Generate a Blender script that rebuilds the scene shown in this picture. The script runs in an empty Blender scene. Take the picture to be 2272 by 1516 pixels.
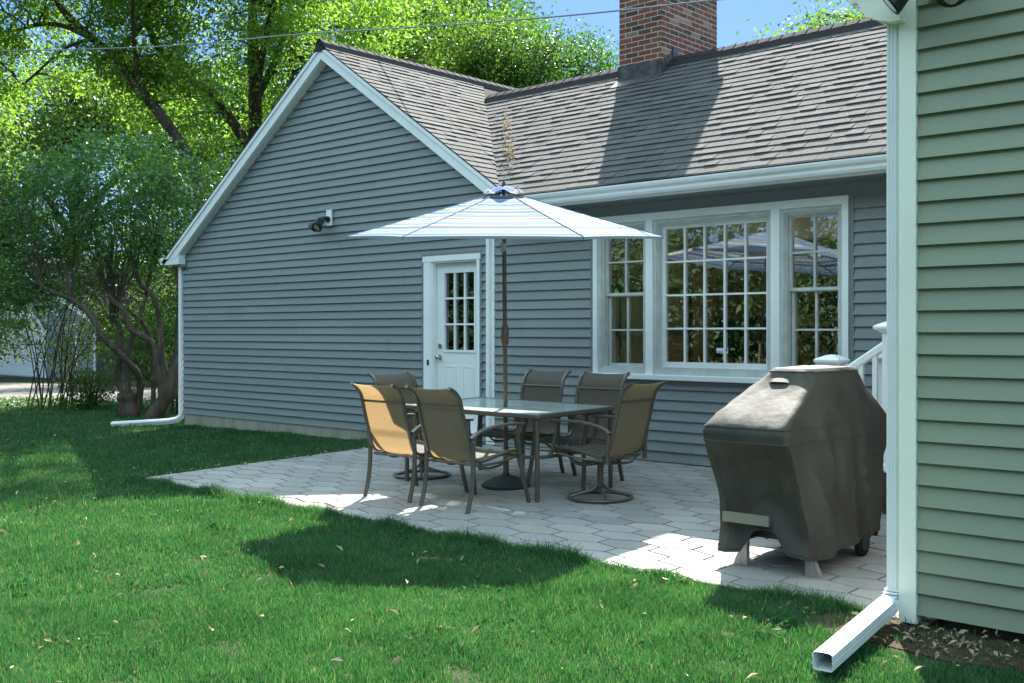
import bpy, math, random
import numpy as np
from mathutils import Vector, Matrix, noise as mnoise
R = math.radians
rng = np.random.default_rng(7)
random.seed(7)
scn = bpy.context.scene
COL = scn.collection

# ------------------------------------------------------------------ camera
CAM = Vector((0, -9.25, 1.35))
TH = math.atan(2370 / 2626)
cd = bpy.data.cameras.new("camera"); cam = bpy.data.objects.new("camera", cd); COL.objects.link(cam)
cam.location = CAM; cam.rotation_euler = (R(90), 0, TH)
cd.sensor_width = 36; cd.lens = 36 * 2370 / 2272; cd.shift_y = -22 / 2272
cd.clip_end = 1500; cd.clip_start = .05
scn.camera = cam

# ------------------------------------------------------------------ light
SUN = Vector((-.372, .600, .705)).normalized()
el = math.asin(SUN.z); az = math.atan2(SUN.x, SUN.y)
w = bpy.data.worlds.new("World"); scn.world = w; w.use_nodes = True
nt = w.node_tree; nt.nodes.clear()
sky = nt.nodes.new('ShaderNodeTexSky'); sky.sky_type = 'NISHITA'; sky.sun_disc = False
sky.sun_elevation = el; sky.sun_rotation = az; sky.air_density = 1.0; sky.dust_density = .2; sky.ozone_density = 1.6
bg = nt.nodes.new('ShaderNodeBackground'); bg.inputs[1].default_value = .15
wo = nt.nodes.new('ShaderNodeOutputWorld')
tcw = nt.nodes.new('ShaderNodeTexCoord'); spw = nt.nodes.new('ShaderNodeSeparateXYZ'); crw = nt.nodes.new('ShaderNodeValToRGB'); mw = nt.nodes.new('ShaderNodeMix')
nt.links.new(tcw.outputs['Generated'], spw.inputs[0]); nt.links.new(spw.outputs[2], crw.inputs[0])
crw.color_ramp.elements[0].position = 0; crw.color_ramp.elements[0].color = (.055, .066, .105, 1)
e_ = crw.color_ramp.elements.new(.30); e_.color = (.064, .081, .132, 1)
crw.color_ramp.elements[2].position = .46; crw.color_ramp.elements[2].color = (1, .86, .545, 1)
e_ = crw.color_ramp.elements.new(1); e_.color = (.88, .76, .51, 1)
mw.data_type = 'RGBA'; mw.blend_type = 'MULTIPLY'; mw.inputs[0].default_value = 1
nt.links.new(sky.outputs[0], mw.inputs[6]); nt.links.new(crw.outputs[0], mw.inputs[7])
nt.links.new(mw.outputs[2], bg.inputs[0]); nt.links.new(bg.outputs[0], wo.inputs[0])
ld = bpy.data.lights.new("sun", 'SUN'); ld.energy = 2.0; ld.angle = R(.53); ld.color = (1, .95, .87)
sun = bpy.data.objects.new("sun", ld); COL.objects.link(sun)
sun.rotation_euler = (-SUN).to_track_quat('-Z', 'Y').to_euler(); sun.location = (0, 0, 30)
vs = scn.view_settings; vs.view_transform = 'Standard'; vs.look = 'None'; vs.exposure = 3.3; vs.gamma = 1
scn.cycles.max_bounces = 10; scn.cycles.transparent_max_bounces = 24
scn.cycles.diffuse_bounces = 4; scn.cycles.glossy_bounces = 4; scn.cycles.transmission_bounces = 6
scn.cycles.use_denoising = True
scn.cycles.sample_clamp_indirect = 6

# ------------------------------------------------------------------ materials
def mat(name, col, rough=.6, spec=.5, noise_scale=0, noise_amt=0, bump=0, bump_scale=80, metal=0, col2=None, detail=4, sheen=0, stretch=None, bump_dist=.01):
    m = bpy.data.materials.new(name); m.use_nodes = True
    n = m.node_tree.nodes; l = m.node_tree.links
    b = n['Principled BSDF']
    b.inputs['Base Color'].default_value = (*col, 1); b.inputs['Roughness'].default_value = rough
    b.inputs['Specular IOR Level'].default_value = spec; b.inputs['Metallic'].default_value = metal
    if sheen: b.inputs['Sheen Weight'].default_value = sheen
    tc = n.new('ShaderNodeTexCoord'); src = tc.outputs['Object']
    if stretch:
        mp = n.new('ShaderNodeMapping'); mp.inputs['Scale'].default_value = stretch
        l.new(src, mp.inputs[0]); src = mp.outputs[0]
    if noise_scale:
        nz = n.new('ShaderNodeTexNoise'); nz.inputs['Scale'].default_value = noise_scale; nz.inputs['Detail'].default_value = detail
        l.new(src, nz.inputs['Vector'])
        mx = n.new('ShaderNodeMix'); mx.data_type = 'RGBA'
        c2 = col2 or tuple(c * (1 - noise_amt) for c in col)
        mx.inputs[6].default_value = (*col, 1); mx.inputs[7].default_value = (*c2, 1)
        mr = n.new('ShaderNodeMapRange'); mr.inputs[1].default_value = .35; mr.inputs[2].default_value = .65
        l.new(nz.outputs[0], mr.inputs[0]); l.new(mr.outputs[0], mx.inputs[0]); l.new(mx.outputs[2], b.inputs['Base Color'])
        m['mix'] = mx.name
    if bump:
        nb = n.new('ShaderNodeTexNoise'); nb.inputs['Scale'].default_value = bump_scale; nb.inputs['Detail'].default_value = 3
        l.new(src, nb.inputs['Vector'])
        bp = n.new('ShaderNodeBump'); bp.inputs['Strength'].default_value = bump; bp.inputs['Distance'].default_value = bump_dist
        l.new(nb.outputs[0], bp.inputs['Height']); l.new(bp.outputs[0], b.inputs['Normal'])
    return m

def attr_tint(m, lo=.7, hi=1.3):
    """multiply base colour by a per-face value kept in the colour attribute 'tint'"""
    n = m.node_tree.nodes; l = m.node_tree.links; b = n['Principled BSDF']
    at = n.new('ShaderNodeAttribute'); at.attribute_name = 'tint'
    mul = n.new('ShaderNodeMix'); mul.data_type = 'RGBA'; mul.blend_type = 'MULTIPLY'; mul.inputs[0].default_value = 1
    inp = b.inputs['Base Color']
    if inp.is_linked: l.new(inp.links[0].from_socket, mul.inputs[6])
    else: mul.inputs[6].default_value = inp.default_value
    l.new(at.outputs['Color'], mul.inputs[7]); l.new(mul.outputs[2], inp)
    return m

def leafmat(name, cols, trans=.45, rough=.45, spec=.35, tcol=None):
    """leaf: diffuse + gloss + translucency, colour varied from leaf to leaf"""
    m = bpy.data.materials.new(name); m.use_nodes = True
    n = m.node_tree.nodes; l = m.node_tree.links; b = n['Principled BSDF']; out = n['Material Output']
    g = n.new('ShaderNodeNewGeometry'); cr = n.new('ShaderNodeValToRGB'); e = cr.color_ramp
    while len(e.elements) < len(cols): e.elements.new(.5)
    for i, c in enumerate(cols):
        e.elements[i].position = i / (len(cols) - 1); e.elements[i].color = (*c, 1)
    l.new(g.outputs['Random Per Island'], cr.inputs[0]); l.new(cr.outputs[0], b.inputs['Base Color'])
    b.inputs['Roughness'].default_value = rough; b.inputs['Specular IOR Level'].default_value = spec
    t = n.new('ShaderNodeBsdfTranslucent')
    hs = n.new('ShaderNodeMix'); hs.data_type = 'RGBA'; hs.blend_type = 'MULTIPLY'; hs.inputs[0].default_value = 1
    l.new(cr.outputs[0], hs.inputs[6]); hs.inputs[7].default_value = (*(tcol or (2.2, 2.0, .7)), 1)
    l.new(hs.outputs[2], t.inputs[0])
    mx = n.new('ShaderNodeMixShader'); mx.inputs[0].default_value = trans
    l.new(b.outputs[0], mx.inputs[1]); l.new(t.outputs[0], mx.inputs[2]); l.new(mx.outputs[0], out.inputs[0])
    return m

def glassmat(name, tint=(.88, .9, .89), base=.17, wavy=0):
    m = bpy.data.materials.new(name); m.use_nodes = True
    n = m.node_tree.nodes; l = m.node_tree.links; out = n['Material Output']; n.remove(n['Principled BSDF'])
    tr = n.new('ShaderNodeBsdfTransparent'); tr.inputs[0].default_value = (*tint, 1)
    gl = n.new('ShaderNodeBsdfGlossy'); gl.inputs['Roughness'].default_value = .0; gl.inputs[0].default_value = (1, 1, 1, 1)
    fr = n.new('ShaderNodeFresnel'); fr.inputs[0].default_value = 1.5
    ad = n.new('ShaderNodeMath'); ad.operation = 'ADD'; ad.inputs[1].default_value = base; ad.use_clamp = True
    l.new(fr.outputs[0], ad.inputs[0])
    tc = n.new('ShaderNodeTexCoord'); nz = n.new('ShaderNodeTexNoise')
    mp = n.new('ShaderNodeMapping'); mp.inputs['Scale'].default_value = (1, 1, .5)
    l.new(tc.outputs['Object'], mp.inputs[0]); l.new(mp.outputs[0], nz.inputs['Vector'])
    nz.inputs['Scale'].default_value = 14 if wavy else 1.3; nz.inputs['Detail'].default_value = 1 if wavy else 0
    bp = n.new('ShaderNodeBump'); bp.inputs['Strength'].default_value = 1 if wavy else .25; bp.inputs['Distance'].default_value = wavy or .006
    l.new(nz.outputs[0], bp.inputs['Height']); l.new(bp.outputs[0], gl.inputs['Normal'])
    mx = n.new('ShaderNodeMixShader'); l.new(ad.outputs[0], mx.inputs[0]); l.new(tr.outputs[0], mx.inputs[1]); l.new(gl.outputs[0], mx.inputs[2])
    l.new(mx.outputs[0], out.inputs[0])
    return m

M = dict(
 siding=mat('siding_vinyl', (0.215, 0.240, 0.244), .5, .4, 1.2, .08, .12, 260, stretch=(.15, .15, 1), bump_dist=.003),
 jchan=mat('siding_channel', (0.185, 0.207, 0.215), .5, .4),
 white=mat('white_trim', (.87, .88, .87), .42, .4, 3, .06, .05, 30),
 whitealu=mat('white_aluminium', (.78, .80, .79), .35, .5, 2, .07),
 putty=mat('old_window_paint', (.58, .61, .58), .5, .4, 9, .16, .1, 60),
 wdoor=mat('door_paint', (.83, .85, .84), .4, .45, 2, .05),
 dark=mat('black_paint', (.018, .02, .022), .38, .5, 6, .2),
 bronze=mat('bronze_powdercoat', (0.128, 0.109, 0.086), .34, .6, 30, .12, .1, 500, metal=.35, bump_dist=.0006),
 pole=mat('brown_pole_paint', (0.128, 0.084, 0.056), .35, .5, 20, .1, metal=.2),
 steel=mat('brushed_steel', (.42, .43, .44), .32, .5, metal=.9),
 lead=mat('lead_flashing', (0.085, 0.085, 0.091), .45, .5, 9, 0, .3, 14, metal=.3, col2=(0.029, 0.023, 0.019), bump_dist=.02),
 mortar=mat('mortar', (.55, .51, .45), .9, .2, 40, .2, .3, 150),
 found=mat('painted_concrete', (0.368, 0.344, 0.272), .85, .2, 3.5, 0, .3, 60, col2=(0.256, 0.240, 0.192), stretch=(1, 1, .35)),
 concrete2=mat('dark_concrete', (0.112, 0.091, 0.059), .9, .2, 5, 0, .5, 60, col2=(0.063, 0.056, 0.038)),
 asphalt=mat('asphalt', (0.158, 0.150, 0.143), .9, .25, 1.2, .18, .5, 90),
 soil=mat('soil', (0.078, 0.055, 0.036), .95, .1, 20, .4, .8, 60),
 bark=mat('bark', (0.085, 0.068, 0.052), .9, .2, 6, 0, 1, 22, col2=(0.039, 0.031, 0.023), stretch=(1, 1, .25), bump_dist=.03),
 lbark=mat('lilac_bark', (0.119, 0.095, 0.070), .9, .2, 9, 0, 1, 30, col2=(0.052, 0.042, 0.032), stretch=(1, 1, .22), bump_dist=.025),
 brown=mat('brown_stained_wood', (0.089, 0.047, 0.030), .6, .3, 3, 0, .2, 60, col2=(0.055, 0.027, 0.017), stretch=(.15, 1, 4)),
 beige=mat('beige_wall', (.50, .42, .29), .8, .2, 1, .1),
 floorw=mat('room_floor', (.35, .25, .16), .5, .4, 3, .3),
 curtain=mat('curtain', (.8, .8, .76), .9, .1),
 cast=mat('cast_base', (0.044, 0.046, 0.050), .55, .4, 40, .3, .3, 200, bump_dist=.003),
 rubber=mat('rubber', (.02, .02, .02), .8, .2, 30, .3),
 sticker=mat('sticker_white', (.75, .78, .8), .5), blue=mat('sticker_blue', (.02, .07, .32), .5),
 gwhite=mat('garage_door_paint', (.75, .78, .80), .5, .3, 1, .05),
 chrome=mat('satin_nickel', (.55, .54, .5), .25, .5, metal=1),
)
for _k in ('siding',):
    attr_tint(M[_k])
M['brick'] = attr_tint(mat('brick', (1, 1, 1), .85, .2, 30, .22, .5, 120, bump_dist=.004))
M['shingle'] = attr_tint(mat('asphalt_shingle', (.122, .121, .118), .95, .15, 240, .42, .8, 420, detail=2, bump_dist=.004))
M['paver'] = attr_tint(mat('concrete_paver', (.352, .338, .316), .8, .25, 2.2, .16, .35, 240, bump_dist=.002))
M['ridge'] = mat('ridge_cap', (0.051, 0.048, 0.048), .95, .15, 200, .4, .8, 300, bump_dist=.004)
M['glass'] = glassmat('window_glass'); M['wavyglass'] = glassmat('wavy_glass', wavy=.004, base=.10)
M['bulb'] = mat('lamp_reflector', (.62, .64, .56), .15, .8, metal=.6)

# grill cover cloth
m = mat('grill_cover_cloth', (.040, .038, .031), .66, .3, 5, 0, .32, 7, col2=(.066, .063, .052), bump_dist=.03, stretch=(1, 1, .38)); M['cover'] = m
# sling: woven, lets the sun glow through
m = bpy.data.materials.new('sling_fabric'); m.use_nodes = True; n = m.node_tree.nodes; l = m.node_tree.links
b = n['Principled BSDF']; out = n['Material Output']; b.inputs['Roughness'].default_value = .6
tc = n.new('ShaderNodeTexCoord')
wv = n.new('ShaderNodeTexWave'); wv.bands_direction = 'Z'; wv.inputs['Scale'].default_value = 26; wv.inputs['Distortion'].default_value = 1.5
wv.inputs['Detail'].default_value = 2
ck = n.new('ShaderNodeTexChecker'); ck.inputs['Scale'].default_value = 150
l.new(tc.outputs['Object'], wv.inputs['Vector']); l.new(tc.outputs['Object'], ck.inputs['Vector'])
mx = n.new('ShaderNodeMix'); mx.data_type = 'RGBA'; mx.inputs[6].default_value = (.235, .22, .205, 1); mx.inputs[7].default_value = (.13, .122, .112, 1)
l.new(ck.outputs[1], mx.inputs[0])
mx2 = n.new('ShaderNodeMix'); mx2.data_type = 'RGBA'; mx2.blend_type = 'MULTIPLY'; mx2.inputs[0].default_value = .22
l.new(mx.outputs[2], mx2.inputs[6]); l.new(wv.outputs[0], mx2.inputs[7]); l.new(mx2.outputs[2], b.inputs['Base Color'])
tr = n.new('ShaderNodeBsdfTranslucent'); tmx = n.new('ShaderNodeMix'); tmx.data_type = 'RGBA'; tmx.blend_type = 'MULTIPLY'; tmx.inputs[0].default_value = .25
tmx.inputs[6].default_value = (.66, .50, .27, 1); l.new(wv.outputs[0], tmx.inputs[7]); l.new(tmx.outputs[2], tr.inputs[0])
ms = n.new('ShaderNodeMixShader'); ms.inputs[0].default_value = .50; l.new(b.outputs[0], ms.inputs[1]); l.new(tr.outputs[0], ms.inputs[2])
tp = n.new('ShaderNodeBsdfTransparent'); ms2 = n.new('ShaderNodeMixShader'); ms2.inputs[0].default_value = .13
l.new(ms.outputs[0], ms2.inputs[1]); l.new(tp.outputs[0], ms2.inputs[2]); l.new(ms2.outputs[0], out.inputs[0])
M['sling'] = m
# pebbled table glass
m = bpy.data.materials.new('pebbled_glass'); m.use_nodes = True; n = m.node_tree.nodes; l = m.node_tree.links
b = n['Principled BSDF']; out = n['Material Output']; b.inputs['Roughness'].default_value = .12; b.inputs['Base Color'].default_value = (.72, .80, .78, 1)
b.inputs['Specular IOR Level'].default_value = .6
tp = n.new('ShaderNodeBsdfTransparent'); tp.inputs[0].default_value = (.70, .84, .80, 1)
ms = n.new('ShaderNodeMixShader'); ms.inputs[0].default_value = .58; l.new(tp.outputs[0], ms.inputs[1]); l.new(b.outputs[0], ms.inputs[2]); l.new(ms.outputs[0], out.inputs[0])
nz = n.new('ShaderNodeTexNoise'); nz.inputs['Scale'].default_value = 160; bp = n.new('ShaderNodeBump'); bp.inputs['Strength'].default_value = .15; bp.inputs['Distance'].default_value = .002
l.new(nz.outputs[0], bp.inputs['Height']); l.new(bp.outputs[0], b.inputs['Normal'])
M['tglass'] = m
# umbrella cloth: stripes woven across every panel (u of the UV map = distance from the top)
m = bpy.data.materials.new('striped_canvas'); m.use_nodes = True; n = m.node_tree.nodes; l = m.node_tree.links
b = n['Principled BSDF']; out = n['Material Output']; b.inputs['Roughness'].default_value = .8; b.inputs['Specular IOR Level'].default_value = .2
uv = n.new('ShaderNodeUVMap'); sp = n.new('ShaderNodeSeparateXYZ'); l.new(uv.outputs[0], sp.inputs[0])
fr = n.new('ShaderNodeMath'); fr.operation = 'FRACT'; mu = n.new('ShaderNodeMath'); mu.operation = 'MULTIPLY'; mu.inputs[1].default_value = 1.55
l.new(sp.outputs[0], mu.inputs[0]); l.new(mu.outputs[0], fr.inputs[0])
cr = n.new('ShaderNodeValToRGB'); cr.color_ramp.interpolation = 'CONSTANT'
W_, LB, B_, G_, Y_, T_ = (.34, .34, .335), (.09, .19, .30), (.018, .08, .27), (.08, .08, .11), (.24, .20, .09), (.13, .22, .27)
stripes = [(0, W_), (.07, LB), (.13, G_), (.155, W_), (.18, Y_), (.205, G_), (.23, B_), (.29, W_), (.32, T_), (.40, G_), (.425, W_), (.45, B_), (.50, LB), (.56, W_), (.585, Y_),
           (.61, G_), (.64, T_), (.70, B_), (.745, G_), (.765, W_), (.80, LB), (.86, G_), (.885, Y_), (.91, W_), (.94, B_), (.975, W_)]
for i, (p, c) in enumerate(stripes):
    e = cr.color_ramp.elements[i] if i < 2 else cr.color_ramp.elements.new(p)
    e.position = p; e.color = (*c, 1)
l.new(fr.outputs[0], cr.inputs[0]); l.new(cr.outputs[0], b.inputs['Base Color'])
tr = n.new('ShaderNodeBsdfTranslucent'); l.new(cr.outputs[0], tr.inputs[0])
ms = n.new('ShaderNodeMixShader'); ms.inputs[0].default_value = .30; l.new(b.outputs[0], ms.inputs[1]); l.new(tr.outputs[0], ms.inputs[2]); l.new(ms.outputs[0], out.inputs[0])
M['canvas'] = m
M['leaf_a'] = leafmat('tree_leaf', [(0.050, 0.101, 0.029), (0.076, 0.133, 0.032), (0.115, 0.180, 0.043), (0.036, 0.079, 0.025)], .50, tcol=(1.6, 1.8, .7))
M['leaf_t'] = leafmat('maple_leaf', [(.075, .15, .035), (.11, .20, .04), (.16, .26, .055), (.055, .12, .035)], .55, tcol=(2.1, 2.2, .8))
M['leaf_b'] = leafmat('dark_tree_leaf', [(0.026, 0.074, 0.021), (0.041, 0.096, 0.024), (0.056, 0.115, 0.026), (0.026, 0.063, 0.019)], .45, tcol=(2.0, 2.1, .8))
M['leaf_l'] = leafmat('lilac_leaf', [(.032, .10, .042), (.05, .135, .052), (.09, .19, .055), (.03, .08, .04)], .36, .30, .6, (2.0, 2.2, .6))
M['leaf_s'] = leafmat('shrub_leaf', [(0.036, 0.086, 0.014), (0.065, 0.122, 0.018), (0.086, 0.144, 0.022), (0.029, 0.065, 0.014)], .4)
M['grass'] = leafmat('grass_blade', [(0.024, 0.102, 0.037), (0.035, 0.129, 0.050), (0.048, 0.156, 0.060), (0.027, 0.112, 0.041), (0.042, 0.139, 0.051), (0.102, 0.197, 0.095), (0.031, 0.122, 0.046), (0.245, 0.231, 0.150)], .32, .5, .25, (1.5, 1.7, .8))
_m = M['grass']; _n = _m.node_tree.nodes; _l = _m.node_tree.links
_tc = _n.new('ShaderNodeTexCoord'); _nz = _n.new('ShaderNodeTexNoise'); _nz.inputs['Scale'].default_value = 1.6; _nz.inputs['Detail'].default_value = 5; _nz.inputs['Roughness'].default_value = .65
_l.new(_tc.outputs['Object'], _nz.inputs['Vector'])
_cr = _n.new('ShaderNodeValToRGB'); _cr.color_ramp.elements[0].position = .36; _cr.color_ramp.elements[0].color = (.62, .70, .66, 1); _cr.color_ramp.elements[1].position = .64; _cr.color_ramp.elements[1].color = (1.0, 1.0, 1.0, 1)
_e = _cr.color_ramp.elements.new(.72); _e.color = (1.0, .82, .66, 1)
_l.new(_nz.outputs[0], _cr.inputs[0])
_src = [x for x in _n if x.type == 'VALTORGB' and x is not _cr][0]
_mx = _n.new('ShaderNodeMix'); _mx.data_type = 'RGBA'; _mx.blend_type = 'MULTIPLY'; _mx.inputs[0].default_value = 1
_tg = [(k.to_socket) for k in _l if k.from_node == _src]
_l.new(_src.outputs[0], _mx.inputs[6]); _l.new(_cr.outputs[0], _mx.inputs[7])
for t_ in _tg: _l.new(_mx.outputs[2], t_)
M['litter'] = leafmat('dry_leaf', [(.34, .25, .15), (.45, .36, .24), (.20, .13, .08), (.52, .45, .33)], .2, .7, .2, (1, 1, 1))
M['ground'] = mat('lawn_soil', (0.024, 0.051, 0.017), .95, .1, 3, 0, .6, 60, col2=(0.036, 0.045, 0.018))
M['cover_leaf'] = leafmat('groundcover_leaf', [(0.021, 0.077, 0.021), (0.035, 0.112, 0.028), (0.056, 0.140, 0.035)], .35)
M['weed'] = leafmat('clover_leaf', [(.018, .075, .022), (.03, .10, .028), (.024, .085, .03)], .2, .95, .03, (1.3, 1.5, .8))
M['debris'] = leafmat('dry_seed', [(0.446, 0.331, 0.230), (0.518, 0.432, 0.324), (0.360, 0.238, 0.144)], .2, .8, .1, (1, 1, 1))

# ------------------------------------------------------------------ mesh building
class MB:
    def __init__(s): s.v = []; s.f = []; s.t = []; s.ft = []; s.cur = None
    def add(s, vs, fs, tint=None):
        k = len(s.v); s.v += [tuple(p) for p in vs]
        for f in fs: s.f.append(tuple(i + k for i in f)); s.ft.append(tint)
    def box(s, x0, x1, y0, y1, z0, z1, tint=None):
        s.add([(x0, y0, z0), (x1, y0, z0), (x1, y1, z0), (x0, y1, z0), (x0, y0, z1), (x1, y0, z1), (x1, y1, z1), (x0, y1, z1)],
              [(0, 3, 2, 1), (4, 5, 6, 7), (0, 1, 5, 4), (1, 2, 6, 5), (2, 3, 7, 6), (3, 0, 4, 7)], tint)
    def bevbox(s, x0, x1, y0, y1, z0, z1, b=.004):
        """box with chamfered vertical and horizontal edges (as stacked rings)"""
        rings = []
        for z, i in ((z0, b), (z0 + b, 0), (z1 - b, 0), (z1, b)):
            a, c, d, e = x0 + i, x1 - i, y0 + i, y1 - i
            rings.append([(a + b, d, z), (c - b, d, z), (c, d + b, z), (c, e - b, z), (c - b, e, z), (a + b, e, z), (a, e - b, z), (a, d + b, z)])
        s.loft(rings, True, True)
    def quad(s, a, b, c, d, tint=None): s.add([a, b, c, d], [(0, 1, 2, 3)], tint)
    def loft(s, rings, closed=True, cap=False, tint=None):
        n = len(rings[0]); vs = [p for r in rings for p in r]; fs = []
        for i in range(len(rings) - 1):
            for j in range(n if closed else n - 1):
                a = i * n + j; b2 = i * n + (j + 1) % n
                fs.append((a, b2, b2 + n, a + n))
        if cap: fs.append(tuple(range(n))[::-1]); fs.append(tuple(range((len(rings) - 1) * n, len(rings) * n)))
        s.add(vs, fs, tint)
    def extrude(s, prof, axis, a0, a1, tint=None):
        """profile of 2-D points swept along an axis; the other two axes in cyclic order"""
        def P(p, a): return {'x': (a, p[0], p[1]), 'y': (p[0], a, p[1]), 'z': (p[0], p[1], a)}[axis]
        s.loft([[P(p, a0) for p in prof], [P(p, a1) for p in prof]], True, True, tint)
    def prism(s, pts, vec, tint=None):
        v = Vector(vec); s.loft([[Vector(p) for p in pts], [Vector(p) + v for p in pts]], True, True, tint)
    def tube(s, pts, r, n=8, cap=True, flat=None, up=None, tint=None):
        """tube through pts; r number or list; flat=(a,b): rectangular-ish section half sizes"""
        pts = [Vector(p) for p in pts]; m = len(pts)
        rs = r if isinstance(r, (list, tuple)) else [r] * m
        rings = []; ref = Vector(up) if up else None
        for i, p in enumerate(pts):
            d = (pts[min(i + 1, m - 1)] - pts[max(i - 1, 0)]).normalized()
            if ref is None or (not up and abs(ref.dot(d)) > .95):
                ref = Vector((0, 0, 1)) if abs(d.z) < .9 else Vector((1, 0, 0))
            x = d.cross(ref).normalized(); y = x.cross(d).normalized()
            if not up: ref = y
            if flat:
                a, b = flat; c = min(a, b) * .45
                q = [(a - c, b), (a, b - c), (a, -b + c), (a - c, -b), (-a + c, -b), (-a, -b + c), (-a, b - c), (-a + c, b)]
                rings.append([p + x * u + y * w_ for u, w_ in q])
            else:
                rings.append([p + (x * math.cos(t) + y * math.sin(t)) * rs[i] for t in (2 * math.pi * k / n for k in range(n))])
        s.loft(rings, True, cap, tint)
    def lathe(s, prof, c=(0, 0, 0), n=32, cap=True):
        c = Vector(c); s.loft([[c + Vector((r_ * math.cos(2 * math.pi * k / n), r_ * math.sin(2 * math.pi * k / n), z)) for k in range(n)] for r_, z in prof], True, cap)
    def build(s, name, m, parent=None, smooth=False, local=False, angle=35):
        me = bpy.data.meshes.new(name); me.from_pydata(s.v, [], s.f); me.update()
        if smooth:
            me.shade_smooth(); me.set_sharp_from_angle(angle=R(angle))
        if any(t is not None for t in s.ft):
            at = me.color_attributes.new('tint', 'FLOAT_COLOR', 'CORNER')
            c = np.ones((len(me.loops), 4), dtype=np.float32); k = 0
            for f, t in zip(s.f, s.ft):
                if t is not None: c[k:k + len(f), :3] = t
                k += len(f)
            at.data.foreach_set('color', c.ravel())
        me.materials.append(m if not isinstance(m, str) else M[m])
        o = bpy.data.objects.new(name, me); COL.objects.link(o)
        if parent:
            o.parent = parent
            if not local: o.location = -wloc(parent)
        return o

def wloc(o):
    v = Vector((0, 0, 0))
    while o: v = v + o.location; o = o.parent
    return v
def tag(o, label=None, cat=None, group=None, kind=None):
    for k, x in (('label', label), ('category', cat), ('group', group), ('kind', kind)):
        if x: o[k] = x
    return o
def thing(name, loc, label, cat, group=None, rz=0):
    o = bpy.data.objects.new(name, None); o.empty_display_size = .2; COL.objects.link(o); o.location = loc; o.rotation_euler = (0, 0, rz)
    return tag(o, label, cat, group)
def copy_tree(o, parent=None):
    c = o.copy(); COL.objects.link(c); c.parent = parent
    for ch in [x for x in scn.objects if x.parent == o]: copy_tree(ch, c)
    return c
def arrmesh(name, V, nper, m, parent=None, faces=None):
    """mesh of many equal little pieces from an array V (N, nper, 3)"""
    N = V.shape[0]; me = bpy.data.meshes.new(name)
    faces = faces or [tuple(range(nper))]
    base = np.arange(N)[:, None] * nper
    idx = np.concatenate([base + np.array(f)[None, :] for f in faces], axis=1).ravel() if len({len(f) for f in faces}) == 1 else None
    if idx is None:
        flat = np.array([i for f in faces for i in f]); idx = (base + flat[None, :]).ravel()
    ls = np.array([len(f) for f in faces] * N)
    me.vertices.add(N * nper); me.vertices.foreach_set('co', V.reshape(-1).astype(np.float32))
    me.loops.add(len(idx)); me.loops.foreach_set('vertex_index', idx.astype(np.int32))
    me.polygons.add(len(ls)); st = np.concatenate([[0], np.cumsum(ls)[:-1]])
    me.polygons.foreach_set('loop_start', st.astype(np.int32))
    me.update(calc_edges=True); me.validate()
    me.materials.append(M[m]); o = bpy.data.objects.new(name, me); COL.objects.link(o)
    if parent: o.parent = parent; o.location = -wloc(parent)
    return o
def clip(poly, a, b, c):
    """keep a*x+b*y+c >= 0"""
    out = []
    for i in range(len(poly)):
        p, q = poly[i], poly[(i + 1) % len(poly)]
        fp, fq = a * p[0] + b * p[1] + c, a * q[0] + b * q[1] + c
        if fp >= 0: out.append(p)
        if (fp >= 0) != (fq >= 0):
            t = fp / (fp - fq); out.append((p[0] + (q[0] - p[0]) * t, p[1] + (q[1] - p[1]) * t))
    return out

# ------------------------------------------------------------------ terrain
def ground_h(x, y):
    x = np.asarray(x, float); y = np.asarray(y, float)
    wx = np.clip((-x - 9.5) / 1.5, 0, 1); wy = np.clip((y + 5.5) / 2.5, 0, 1); ww = wx * wy
    a = -.115 - .012 * np.clip(-x - 10, 0, 8); a = a - .018 * np.clip(-x - 22, 0, 40)
    b = .022 * np.clip(y, -14, 0) - .014
    h = (1 - ww) * b + ww * a
    far = np.clip((-x - 18) / 4, 0, 1)
    return h * (1 - far) + far * np.minimum(a, h * 0 + a)
gx = np.unique(np.concatenate([np.linspace(-400, -60, 10), np.linspace(-60, -24, 25), np.linspace(-24, 8, 130), np.linspace(8, 30, 12), np.linspace(30, 400, 8)]))
gy = np.unique(np.concatenate([np.linspace(-400, -30, 8), np.linspace(-30, -12, 10), np.linspace(-12, 12, 110), np.linspace(12, 40, 12), np.linspace(40, 500, 10)]))
X, Y = np.meshgrid(gx, gy); Z = ground_h(X, Y)
nx, ny = len(gx), len(gy)
g = MB(); g.v = list(zip(X.ravel().tolist(), Y.ravel().tolist(), Z.ravel().tolist()))
g.f = [(j * nx + i, j * nx + i + 1, (j + 1) * nx + i + 1, (j + 1) * nx + i) for j in range(ny - 1) for i in range(nx - 1)]; g.ft = [None] * len(g.f)
tag(g.build('lawn', 'ground', smooth=True), kind='structure')

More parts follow.
